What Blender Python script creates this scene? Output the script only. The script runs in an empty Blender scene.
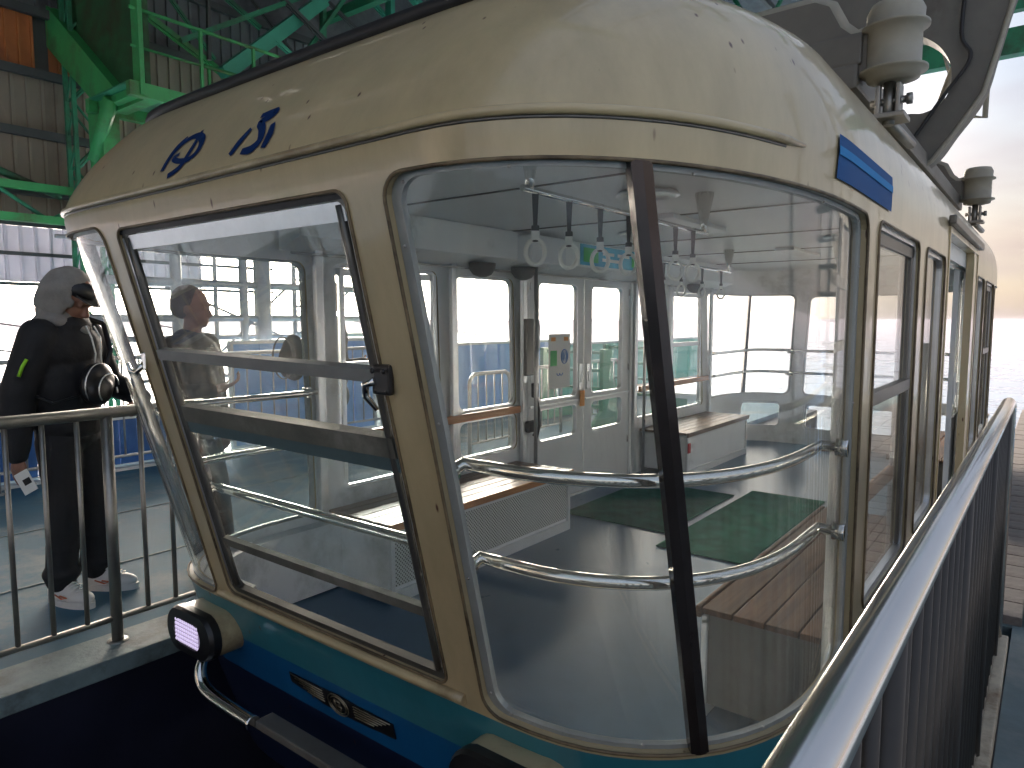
import bpy, bmesh, math, random
from mathutils import Vector, Matrix, geometry
random.seed(7)
S = bpy.context.scene
COL = S.collection
# ------------------------------------------------------------------ camera
cam = bpy.data.cameras.new('camera'); camo = bpy.data.objects.new('camera', cam); COL.objects.link(camo)
camo.location = (0, 0, 1.45)
camo.rotation_euler = (math.pi/2 - math.atan(64/700), 0, math.radians(37.7))
cam.sensor_width = 36; cam.lens = 36*700/1024
cam.clip_start = 0.02; cam.clip_end = 200000
S.camera = camo
# ------------------------------------------------------------------ world and sun
SUN_EL, SUN_AZ = math.radians(13), math.radians(-58)     # azimuth from +Y, towards -X
w = bpy.data.worlds.new('World'); S.world = w; w.use_nodes = True
nt = w.node_tree; N = nt.nodes; L = nt.links; N.clear()
out = N.new('ShaderNodeOutputWorld'); bg = N.new('ShaderNodeBackground')
sky = N.new('ShaderNodeTexSky'); sky.sky_type = 'NISHITA'; sky.sun_disc = False
sky.sun_elevation = SUN_EL; sky.sun_rotation = SUN_AZ
sky.air_density = 1.2; sky.dust_density = 2.0; sky.ozone_density = 1.5
tc = N.new('ShaderNodeTexCoord'); sep = N.new('ShaderNodeSeparateXYZ'); L.new(tc.outputs['Generated'], sep.inputs[0])
mp = N.new('ShaderNodeMapping'); mp.inputs['Scale'].default_value = (1.6, 1.6, 7); L.new(tc.outputs['Generated'], mp.inputs[0])
cn = N.new('ShaderNodeTexNoise'); cn.inputs['Scale'].default_value = 2.2; cn.inputs['Detail'].default_value = 6; L.new(mp.outputs[0], cn.inputs[0])
cr = N.new('ShaderNodeValToRGB'); cr.color_ramp.elements[0].position = .35; cr.color_ramp.elements[1].position = .68; L.new(cn.outputs[0], cr.inputs[0])
el = N.new('ShaderNodeValToRGB'); L.new(sep.outputs['Z'], el.inputs[0])          # haze colour by elevation
e = el.color_ramp.elements; e[0].position = 0; e[0].color = (.92, .80, .76, 1); e[1].position = 1; e[1].color = (.55, .64, .86, 1)
x = e.new(.10); x.color = (1.0, .78, .72, 1); x = e.new(.28); x.color = (.72, .76, .95, 1)
hz = N.new('ShaderNodeVectorMath'); hz.operation = 'SCALE'; hz.inputs['Scale'].default_value = 2.0; L.new(el.outputs[0], hz.inputs[0])
fa = N.new('ShaderNodeMath'); fa.operation = 'MULTIPLY_ADD'; fa.inputs[1].default_value = .3; fa.inputs[2].default_value = .65; L.new(cr.outputs[0], fa.inputs[0])
mx = N.new('ShaderNodeMix'); mx.data_type = 'RGBA'; L.new(fa.outputs[0], mx.inputs[0]); L.new(sky.outputs[0], mx.inputs[6]); L.new(hz.outputs[0], mx.inputs[7])
sv = N.new('ShaderNodeVectorMath'); sv.operation = 'DOT_PRODUCT'; L.new(tc.outputs['Generated'], sv.inputs[0])      # bright haze around the low sun
sv.inputs[1].default_value = (math.sin(SUN_AZ)*math.cos(SUN_EL), math.cos(SUN_AZ)*math.cos(SUN_EL), math.sin(SUN_EL))
s1 = N.new('ShaderNodeMath'); s1.operation = 'MAXIMUM'; s1.inputs[1].default_value = 0; L.new(sv.outputs['Value'], s1.inputs[0])
s2 = N.new('ShaderNodeMath'); s2.operation = 'POWER'; s2.inputs[1].default_value = 11; L.new(s1.outputs[0], s2.inputs[0])
s3 = N.new('ShaderNodeVectorMath'); s3.operation = 'SCALE'; s3.inputs[0].default_value = (165, 145, 125); L.new(s2.outputs[0], s3.inputs['Scale'])
s4 = N.new('ShaderNodeVectorMath'); s4.operation = 'ADD'; L.new(mx.outputs[2], s4.inputs[0]); L.new(s3.outputs[0], s4.inputs[1])
L.new(s4.outputs[0], bg.inputs[0]); bg.inputs[1].default_value = .05; L.new(bg.outputs[0], out.inputs[0])
sl = bpy.data.lights.new('sun', 'SUN'); sl.energy = .8; sl.angle = math.radians(24); sl.color = (1, .90, .78)
so = bpy.data.objects.new('sun', sl); COL.objects.link(so)
sd = Vector((math.sin(SUN_AZ)*math.cos(SUN_EL), math.cos(SUN_AZ)*math.cos(SUN_EL), math.sin(SUN_EL)))
so.rotation_euler = sd.to_track_quat('Z', 'Y').to_euler()
S.view_settings.view_transform = 'Standard'; S.view_settings.look = 'None'; S.view_settings.gamma = 1
S.view_settings.exposure = 2.75
S.render.engine = 'CYCLES'; S.cycles.max_bounces = 14; S.cycles.transparent_max_bounces = 24; S.cycles.diffuse_bounces = 5; S.cycles.glossy_bounces = 5
S.cycles.caustics_reflective = False; S.cycles.caustics_refractive = False
# ------------------------------------------------------------------ materials
MATS = {}
def base(name):
    m = bpy.data.materials.new(name); m.use_nodes = True; MATS[name] = m
    n = m.node_tree.nodes; b = n['Principled BSDF']; return m, m.node_tree, n, m.node_tree.links, b
def objco(n): return n.new('ShaderNodeTexCoord').outputs['Object']
def mat(name, col, rough=.5, metal=0, var=.15, scale=8, bump=0, coat=0, dirt=None, dirt_amt=.0, stretch=(1,1,1), rvar=.1, bscale=None):
    m, t, n, l, b = base(name)
    co = n.new('ShaderNodeMapping'); co.inputs['Scale'].default_value = stretch; l.new(objco(n), co.inputs[0])
    no = n.new('ShaderNodeTexNoise'); no.inputs['Scale'].default_value = scale; no.inputs['Detail'].default_value = 7; no.inputs['Roughness'].default_value = .62; l.new(co.outputs[0], no.inputs[0])
    r = n.new('ShaderNodeValToRGB'); r.color_ramp.elements[0].position = .3; r.color_ramp.elements[1].position = .72
    lo = [c*(1-var) for c in col]; hi = [min(1, c*(1+var)) for c in col]
    r.color_ramp.elements[0].color = (*lo, 1); r.color_ramp.elements[1].color = (*hi, 1); l.new(no.outputs[0], r.inputs[0])
    o = r.outputs[0]
    if dirt:
        n2 = n.new('ShaderNodeTexNoise'); n2.inputs['Scale'].default_value = scale*.45; n2.inputs['Detail'].default_value = 9; n2.inputs['Roughness'].default_value = .7; l.new(co.outputs[0], n2.inputs[0])
        r2 = n.new('ShaderNodeValToRGB'); r2.color_ramp.elements[0].position = .56-dirt_amt*.2; r2.color_ramp.elements[1].position = .74-dirt_amt*.2; l.new(n2.outputs[0], r2.inputs[0])
        mx = n.new('ShaderNodeMix'); mx.data_type = 'RGBA'; l.new(r2.outputs[0], mx.inputs[0]); l.new(o, mx.inputs[6]); mx.inputs[7].default_value = (*dirt, 1); o = mx.outputs[2]
    l.new(o, b.inputs['Base Color'])
    mr = n.new('ShaderNodeMapRange'); mr.inputs[3].default_value = max(.02, rough-rvar); mr.inputs[4].default_value = min(1, rough+rvar); l.new(no.outputs[0], mr.inputs[0]); l.new(mr.outputs[0], b.inputs['Roughness'])
    b.inputs['Metallic'].default_value = metal; b.inputs['Coat Weight'].default_value = coat; b.inputs['Coat Roughness'].default_value = .08
    if bump:
        bn = n.new('ShaderNodeTexNoise'); bn.inputs['Scale'].default_value = bscale or scale*6; bn.inputs['Detail'].default_value = 4; l.new(co.outputs[0], bn.inputs[0])
        bp = n.new('ShaderNodeBump'); bp.inputs['Strength'].default_value = bump; bp.inputs['Distance'].default_value = .01; l.new(bn.outputs[0], bp.inputs['Height']); l.new(bp.outputs[0], b.inputs['Normal'])
    return m
def paint_body():
    """cream upper, teal and blue bands, navy skirt: flat paint bands by height"""
    m, t, n, l, b = base('body_paint')
    oc = objco(n); sp = n.new('ShaderNodeSeparateXYZ'); l.new(oc, sp.inputs[0])
    mr = n.new('ShaderNodeMapRange'); mr.inputs[1].default_value = -.5; mr.inputs[2].default_value = 1.5; l.new(sp.outputs['Z'], mr.inputs[0])
    r = n.new('ShaderNodeValToRGB'); r.color_ramp.interpolation = 'CONSTANT'
    f = lambda z: (z+.5)/2
    e = r.color_ramp.elements; e[0].position = 0; e[0].color = (.012, .022, .06, 1); e[1].position = f(.385); e[1].color = (.53, .425, .245, 1)
    a = e.new(f(.065)); a.color = (.006, .115, .30, 1); a = e.new(f(.232)); a.color = (.032, .20, .25, 1)
    l.new(mr.outputs[0], r.inputs[0])
    sm_ = n.new('ShaderNodeMapping'); sm_.inputs['Scale'].default_value = (1.8, 1.8, .55); l.new(oc, sm_.inputs[0])
    no = n.new('ShaderNodeTexNoise'); no.inputs['Scale'].default_value = 3; no.inputs['Detail'].default_value = 10; no.inputs['Roughness'].default_value = .68; l.new(sm_.outputs[0], no.inputs[0])
    mr2 = n.new('ShaderNodeMapRange'); mr2.inputs[1].default_value = .3; mr2.inputs[2].default_value = .7; mr2.inputs[3].default_value = .80; mr2.inputs[4].default_value = 1.08; l.new(no.outputs[0], mr2.inputs[0])
    mu = n.new('ShaderNodeVectorMath'); mu.operation = 'SCALE'; l.new(r.outputs[0], mu.inputs[0]); l.new(mr2.outputs[0], mu.inputs['Scale'])
    # small streaked rust chips, sparse
    mp = n.new('ShaderNodeMapping'); mp.inputs['Rotation'].default_value = (0, .5, 0); mp.inputs['Scale'].default_value = (22, 22, 7); l.new(oc, mp.inputs[0])
    vo = n.new('ShaderNodeTexVoronoi'); vo.inputs['Scale'].default_value = 1.0; l.new(mp.outputs[0], vo.inputs[0])
    rc = n.new('ShaderNodeValToRGB'); rc.color_ramp.elements[0].position = .06; rc.color_ramp.elements[0].color = (1,1,1,1); rc.color_ramp.elements[1].position = .13; rc.color_ramp.elements[1].color = (0,0,0,1); l.new(vo.outputs['Distance'], rc.inputs[0])
    sc = n.new('ShaderNodeSeparateColor'); l.new(vo.outputs['Color'], sc.inputs[0])
    gt = n.new('ShaderNodeMath'); gt.operation = 'GREATER_THAN'; gt.inputs[1].default_value = .62; l.new(sc.outputs[0], gt.inputs[0])
    mm = n.new('ShaderNodeMath'); mm.operation = 'MULTIPLY'; l.new(gt.outputs[0], mm.inputs[0]); l.new(rc.outputs[0], mm.inputs[1])
    mx = n.new('ShaderNodeMix'); mx.data_type = 'RGBA'; l.new(mm.outputs[0], mx.inputs[0]); l.new(mu.outputs[0], mx.inputs[6]); mx.inputs[7].default_value = (.10, .035, .015, 1)
    l.new(mx.outputs[2], b.inputs['Base Color'])
    b.inputs['Roughness'].default_value = .36; b.inputs['Coat Weight'].default_value = .6; b.inputs['Coat Roughness'].default_value = .07
    bn = n.new('ShaderNodeTexNoise'); bn.inputs['Scale'].default_value = 2.2; bn.inputs['Detail'].default_value = 3; l.new(oc, bn.inputs[0])
    bp = n.new('ShaderNodeBump'); bp.inputs['Strength'].default_value = .35; bp.inputs['Distance'].default_value = .02; l.new(bn.outputs[0], bp.inputs['Height']); l.new(bp.outputs[0], b.inputs['Normal']); l.new(bp.outputs[0], b.inputs['Coat Normal'])
    return m
def glass(name, tint=(.93,.97,.96), dirt=.05, wave=.03):
    m, t, n, l, b = base(name); n.remove(b); o = n['Material Output']
    oc = objco(n)
    tr = n.new('ShaderNodeBsdfTransparent'); tr.inputs[0].default_value = (*tint, 1)
    gl = n.new('ShaderNodeBsdfGlossy'); gl.inputs['Roughness'].default_value = .015
    bn = n.new('ShaderNodeTexNoise'); bn.inputs['Scale'].default_value = 1.7; bn.inputs['Detail'].default_value = 2; l.new(oc, bn.inputs[0])
    bp = n.new('ShaderNodeBump'); bp.inputs['Strength'].default_value = wave; bp.inputs['Distance'].default_value = .03; l.new(bn.outputs[0], bp.inputs['Height']); l.new(bp.outputs[0], gl.inputs['Normal'])
    fr = n.new('ShaderNodeFresnel'); ge = n.new('ShaderNodeNewGeometry'); im = n.new('ShaderNodeMapRange'); im.inputs[3].default_value = 1.45; im.inputs[4].default_value = 1/1.45; l.new(ge.outputs['Backfacing'], im.inputs[0]); l.new(im.outputs[0], fr.inputs[0]); l.new(bp.outputs[0], fr.inputs['Normal'])
    m1 = n.new('ShaderNodeMixShader'); l.new(fr.outputs[0], m1.inputs[0]); l.new(tr.outputs[0], m1.inputs[1]); l.new(gl.outputs[0], m1.inputs[2])
    df = n.new('ShaderNodeBsdfDiffuse'); df.inputs[0].default_value = (.75,.77,.76,1); tl = n.new('ShaderNodeBsdfTranslucent'); tl.inputs[0].default_value = (.75,.77,.76,1)
    ds = n.new('ShaderNodeMixShader'); l.new(df.outputs[0], ds.inputs[1]); l.new(tl.outputs[0], ds.inputs[2])
    mp = n.new('ShaderNodeMapping'); mp.inputs['Scale'].default_value = (3,3,1.2); mp.inputs['Rotation'].default_value = (.2,.4,0); l.new(oc, mp.inputs[0])
    dn = n.new('ShaderNodeTexNoise'); dn.inputs['Scale'].default_value = 1.6; dn.inputs['Detail'].default_value = 9; dn.inputs['Roughness'].default_value = .7; l.new(mp.outputs[0], dn.inputs[0])
    mr = n.new('ShaderNodeMapRange'); mr.inputs[1].default_value = .38; mr.inputs[2].default_value = .75; mr.inputs[3].default_value = dirt*.25; mr.inputs[4].default_value = dirt*2; l.new(dn.outputs[0], mr.inputs[0])
    m2 = n.new('ShaderNodeMixShader'); l.new(mr.outputs[0], m2.inputs[0]); l.new(m1.outputs[0], m2.inputs[1]); l.new(ds.outputs[0], m2.inputs[2])
    l.new(m2.outputs[0], o.inputs[0]); return m
def perforated():
    m, t, n, l, b = base('perforated_metal')
    oc = objco(n); vm = n.new('ShaderNodeVectorMath'); vm.operation = 'SCALE'; vm.inputs['Scale'].default_value = 1/.0155
    rot = n.new('ShaderNodeMapping'); rot.inputs['Rotation'].default_value = (math.radians(45), 0, 0); l.new(oc, rot.inputs[0]); l.new(rot.outputs[0], vm.inputs[0])
    fr = n.new('ShaderNodeVectorMath'); fr.operation = 'FRACTION'; l.new(vm.outputs[0], fr.inputs[0])
    sb = n.new('ShaderNodeVectorMath'); sb.operation = 'SUBTRACT'; sb.inputs[1].default_value = (.5,.5,.5); l.new(fr.outputs[0], sb.inputs[0])
    mu = n.new('ShaderNodeVectorMath'); mu.operation = 'MULTIPLY'; mu.inputs[1].default_value = (0,1,1); l.new(sb.outputs[0], mu.inputs[0])
    le = n.new('ShaderNodeVectorMath'); le.operation = 'LENGTH'; l.new(mu.outputs[0], le.inputs[0])
    r = n.new('ShaderNodeValToRGB'); r.color_ramp.elements[0].position = .27; r.color_ramp.elements[0].color = (.05,.05,.045,1); r.color_ramp.elements[1].position = .33; r.color_ramp.elements[1].color = (.66,.67,.62,1); l.new(le.outputs['Value'], r.inputs[0])
    l.new(r.outputs[0], b.inputs['Base Color']); b.inputs['Roughness'].default_value = .45; return m
def wood(name, c1, c2, rough=.3, coat=.3):
    m, t, n, l, b = base(name); oc = objco(n)
    info = n.new('ShaderNodeObjectInfo')
    mp = n.new('ShaderNodeMapping'); mp.inputs['Scale'].default_value = (16, 1.2, 16); l.new(oc, mp.inputs[0])
    ad = n.new('ShaderNodeVectorMath'); ad.operation = 'ADD'; l.new(mp.outputs[0], ad.inputs[0]); l.new(info.outputs['Random'], ad.inputs[1])
    no = n.new('ShaderNodeTexNoise'); no.inputs['Scale'].default_value = 2.4; no.inputs['Detail'].default_value = 8; no.inputs['Distortion'].default_value = .6; l.new(ad.outputs[0], no.inputs[0])
    r = n.new('ShaderNodeValToRGB'); r.color_ramp.elements[0].position = .3; r.color_ramp.elements[0].color = (*c1,1); r.color_ramp.elements[1].position = .7; r.color_ramp.elements[1].color = (*c2,1); l.new(no.outputs[0], r.inputs[0])
    l.new(r.outputs[0], b.inputs['Base Color']); b.inputs['Roughness'].default_value = rough; b.inputs['Coat Weight'].default_value = coat; b.inputs['Coat Roughness'].default_value = .15
    bp = n.new('ShaderNodeBump'); bp.inputs['Strength'].default_value = .15; bp.inputs['Distance'].default_value = .004; l.new(no.outputs[0], bp.inputs['Height']); l.new(bp.outputs[0], b.inputs['Normal']); return m
def mat_matting():
    m, t, n, l, b = base('green_matting'); oc = objco(n)
    mp = n.new('ShaderNodeMapping'); mp.inputs['Rotation'].default_value = (0,0,math.radians(45)); l.new(oc, mp.inputs[0])
    wv = n.new('ShaderNodeTexWave'); wv.inputs['Scale'].default_value = 26; wv.inputs['Distortion'].default_value = 1.0; l.new(mp.outputs[0], wv.inputs[0])
    no = n.new('ShaderNodeTexNoise'); no.inputs['Scale'].default_value = 9; no.inputs['Detail'].default_value = 8; l.new(oc, no.inputs[0])
    mm = n.new('ShaderNodeMath'); mm.operation = 'MULTIPLY'; l.new(wv.outputs['Fac'], mm.inputs[0]); l.new(no.outputs[0], mm.inputs[1])
    r = n.new('ShaderNodeValToRGB'); r.color_ramp.elements[0].position = .1; r.color_ramp.elements[0].color = (.010,.065,.042,1); r.color_ramp.elements[1].position = .6; r.color_ramp.elements[1].color = (.045,.25,.16,1); l.new(mm.outputs[0], r.inputs[0])
    l.new(r.outputs[0], b.inputs['Base Color']); b.inputs['Roughness'].default_value = 1; b.inputs['Specular IOR Level'].default_value = .15
    bp = n.new('ShaderNodeBump'); bp.inputs['Strength'].default_value = .9; bp.inputs['Distance'].default_value = .006; l.new(wv.outputs['Fac'], bp.inputs['Height']); l.new(bp.outputs[0], b.inputs['Normal']); return m
def emit(name, col, st):
    m, t, n, l, b = base(name); b.inputs['Base Color'].default_value = (*col,1); b.inputs['Emission Color'].default_value = (*col,1); b.inputs['Emission Strength'].default_value = st; b.inputs['Roughness'].default_value = .3; return m
M = {}
M['body'] = paint_body()
M['cream'] = mat('cream_paint', (.53,.425,.245), .36, var=.10, scale=4, coat=.5, dirt=(.22,.15,.08), dirt_amt=.25)
M['worn'] = mat('worn_cream_edge', (.20,.145,.08), .5, var=.2, scale=14, dirt=(.06,.04,.02), dirt_amt=.6)
M['inner'] = mat('inner_white_paint', (.85,.86,.85), .4, var=.03, scale=3, dirt=(.40,.40,.37), dirt_amt=.1)
M['ceil'] = mat('ceiling_paint', (.74,.76,.77), .45, var=.05, scale=3)
M['white'] = mat('white_door_paint', (.72,.73,.72), .35, var=.04, scale=3, coat=.2)
M['alu'] = mat('aluminium', (.74,.76,.77), .32, .85, var=.08, scale=12, rvar=.08)
M['alur'] = mat('dull_aluminium_channel', (.42,.45,.45), .5, .5, var=.12, scale=12)
M['dalu'] = mat('dark_anodised_metal', (.16,.155,.14), .38, .7, var=.15, scale=9, rvar=.1)
M['lsash'] = mat('grey_stay_bar', (.27,.27,.26), .45, .4, var=.15, scale=9)
M['tseal'] = mat('blue_grey_seal', (.10,.15,.16), .4, .2, var=.15, scale=9)
M['sash'] = mat('weathered_sash_metal', (.15,.145,.12), .5, .3, var=.25, scale=9, dirt=(.26,.25,.22), dirt_amt=.2)
M['chrome'] = mat('polished_steel', (.80,.79,.74), .09, 1, var=.04, scale=6, rvar=.05)
M['bar'] = mat('dark_polished_strip', (.055,.045,.042), .16, .6, var=.25, scale=5, rvar=.06)
M['steel'] = mat('brushed_steel', (.50,.49,.47), .30, .95, var=.12, scale=7, rvar=.1, bump=.06, stretch=(1,.2,1))
M['rail'] = mat('satin_handrail_steel', (.72,.69,.64), .19, .95, var=.10, scale=6, rvar=.08, stretch=(1,.15,1))
M['bal'] = mat('dark_baluster_steel', (.055,.050,.045), .42, .5, var=.2, scale=8)
M['dsteel'] = mat('tarnished_steel', (.32,.31,.285), .38, .85, var=.2, scale=8, rvar=.12)
M['rubber'] = mat('black_rubber', (.018,.018,.02), .55, var=.2, scale=10)
M['black'] = mat('black_plastic', (.012,.012,.013), .35, var=.1, scale=10)
M['floor'] = mat('blue_grey_vinyl_floor', (.075,.145,.22), .30, var=.07, scale=9, rvar=.07)
M['floor'].node_tree.nodes['Principled BSDF'].inputs['Specular IOR Level'].default_value = .3
M['glass'] = glass('window_glass', (.98,.992,.988), dirt=.026)
M['glass_t'] = glass('tinted_glass', (.90,.955,.965), .05)
M['perf'] = perforated()
M['wood'] = wood('varnished_slat_wood', (.13,.075,.045), (.24,.15,.095), .45, .12)
M['wood_o'] = wood('orange_varnished_wood', (.40,.16,.055), (.56,.26,.10), .3, .4)
M['wood_d'] = wood('dark_worn_wood', (.060,.030,.016), (.17,.088,.046), .55, .05)
M['mat'] = mat_matting()
M['navy'] = mat('navy_painted_pit', (.006,.007,.02), .55, var=.3, scale=3, dirt=(.010,.011,.02), dirt_amt=.1, bump=.2)
M['dblue'] = mat('decal_blue', (.008,.085,.26), .6, var=.05, scale=4)
M['lblue'] = mat('lettering_blue', (.006,.026,.10), .6, var=.05, scale=4)
M['sblue'] = mat('stripe_sky_blue', (.02,.22,.52), .6, var=.05, scale=4)
for q in ('lblue', 'sblue', 'dblue'): M[q].node_tree.nodes['Principled BSDF'].inputs['Specular IOR Level'].default_value = .12
M['grey'] = mat('grey_machine_paint', (.145,.135,.118), .5, var=.12, scale=6, dirt=(.10,.085,.07), dirt_amt=.2)
M['lgrey'] = mat('light_grey_machine_paint', (.36,.33,.265), .45, var=.1, scale=6, dirt=(.16,.12,.09), dirt_amt=.15)
M['deck'] = mat('worn_blue_green_deck', (.045,.14,.21), .8, var=.15, scale=2.5, dirt=(.19,.24,.25), dirt_amt=.3, bump=.15, rvar=.15)
M['kerb'] = mat('weathered_kerb', (.20,.27,.27), .7, var=.25, scale=6, dirt=(.07,.075,.07), dirt_amt=.35, bump=.3)
M['creamkerb'] = mat('cream_toe_board', (.55,.47,.34), .5, var=.2, scale=9, dirt=(.2,.12,.06), dirt_amt=.4)
M['paver'] = mat('red_brown_paver', (.25,.215,.19), .75, var=.3, scale=5, bump=.3, dirt=(.12,.09,.08), dirt_amt=.3)
M['green'] = mat('bright_green_paint', (.045,.30,.09), .5, var=.2, scale=2.5, dirt=(.07,.075,.03), dirt_amt=.4)
M['dgreen'] = mat('dark_green_paint', (.03,.22,.11), .55, var=.25, scale=2, dirt=(.035,.04,.02), dirt_amt=.35)
M['rust_g'] = mat('rusty_green_plate', (.025,.10,.035), .7, var=.4, scale=2.5, dirt=(.045,.03,.015), dirt_amt=.55)
M['teal'] = mat('teal_green_steel', (.05,.30,.20), .5, var=.12, scale=3)
M['clad'] = mat('brown_grey_cladding', (.25,.20,.15), .6, var=.22, scale=1.2, dirt=(.14,.10,.07), dirt_amt=.35, stretch=(1,1,.4))
M['orange'] = mat('orange_tinted_panel', (.42,.13,.035), .6, var=.2, scale=2, dirt=(.2,.07,.03), dirt_amt=.3)
M['girt'] = mat('dark_steel_girt', (.06,.062,.06), .6, var=.2, scale=3)
M['roofd'] = mat('dark_roof_sheet', (.13,.13,.135), .8, var=.3, scale=1.4, dirt=(.05,.05,.055), dirt_amt=.3, bump=.2)
M['bluep'] = mat('sky_blue_panel', (.22,.42,.78), .5, var=.06, scale=1.5)
M['greenp'] = mat('sea_green_panel', (.12,.46,.36), .5, var=.10, scale=1.5)
M['dbluep'] = mat('dark_blue_panel', (.03,.12,.34), .5, var=.2, scale=3)
M['pale'] = mat('pale_painted_board', (.62,.66,.66), .55, var=.06, scale=2)
M['tube'] = mat('pale_scaffold_tube', (.45,.46,.45), .4, .4, var=.1, scale=4)
M['rope'] = mat('steel_rope', (.12,.12,.13), .5, .6, var=.1, scale=30)
def translucent_sheet():
    m, t, n, l, b = base('translucent_cladding'); n.remove(b); o = n['Material Output']
    d = n.new('ShaderNodeBsdfDiffuse'); tr = n.new('ShaderNodeBsdfTranslucent'); oc = objco(n)
    no = n.new('ShaderNodeTexNoise'); no.inputs['Scale'].default_value = 1.5; no.inputs['Detail'].default_value = 6; l.new(oc, no.inputs[0])
    r = n.new('ShaderNodeValToRGB'); r.color_ramp.elements[0].color = (.38,.39,.44,1); r.color_ramp.elements[1].color = (.62,.62,.68,1); l.new(no.outputs[0], r.inputs[0])
    l.new(r.outputs[0], d.inputs[0]); l.new(r.outputs[0], tr.inputs[0])
    m1 = n.new('ShaderNodeMixShader'); m1.inputs[0].default_value = .38; l.new(d.outputs[0], m1.inputs[1]); l.new(tr.outputs[0], m1.inputs[2]); l.new(m1.outputs[0], o.inputs[0]); return m
M['trans'] = translucent_sheet()
M['lamp'] = emit('led_lens', (.30,.25,.36), .07); M['led'] = emit('led_bulb', (.60,.52,.72), .13)
M['skin'] = mat('skin', (.30,.145,.095), .5, var=.08, scale=14)
M['jacket'] = mat('black_jacket_cloth', (.012,.012,.014), .75, var=.25, scale=12, bump=.25, bscale=40)
M['trouser'] = mat('black_trouser_cloth', (.016,.016,.018), .8, var=.25, scale=10, bump=.3, bscale=30)
M['hood'] = mat('grey_jersey', (.25,.235,.215), .9, var=.12, scale=20, bump=.3, bscale=60)
M['shoe'] = mat('white_shoe', (.75,.73,.70), .5, var=.06, scale=20)
M['shoes'] = mat('shoe_marking', (.60,.16,.07), .5, var=.1, scale=20)
M['lime'] = mat('lime_zip', (.35,.75,.03), .5, var=.05, scale=20)
M['coatb'] = mat('dark_brown_coat', (.035,.028,.025), .85, var=.2, scale=9, bump=.3)
M['knit'] = mat('brown_knit_hat', (.12,.085,.06), .95, var=.2, scale=30, bump=.5)
M['paper'] = mat('poster_paper', (.85,.84,.79), .5, var=.02, scale=3)
M['pgreen'] = mat('poster_green', (.10,.55,.16), .5, var=.05, scale=3)
M['pblue'] = mat('poster_blue', (.03,.22,.62), .5, var=.05, scale=3)
M['pcyan'] = mat('poster_cyan', (.10,.48,.68), .5, var=.2, scale=6)
M['porange'] = mat('poster_orange', (.85,.35,.06), .5, var=.05, scale=3)
M['red'] = mat('red_plastic', (.55,.02,.02), .4, var=.05, scale=3)
M['strap'] = mat('grey_strap_webbing', (.10,.09,.085), .8, var=.15, scale=30)
M['ring'] = mat('ivory_ring_plastic', (.90,.90,.84), .35, var=.04, scale=8)
M['emb'] = mat('emblem_gold_metal', (.34,.30,.22), .35, .9, var=.2, scale=20)
M['sea'] = mat('sea_water', (.16,.26,.34), .28, var=.25, scale=.004, rvar=.12, bump=.2, bscale=.02)
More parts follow.
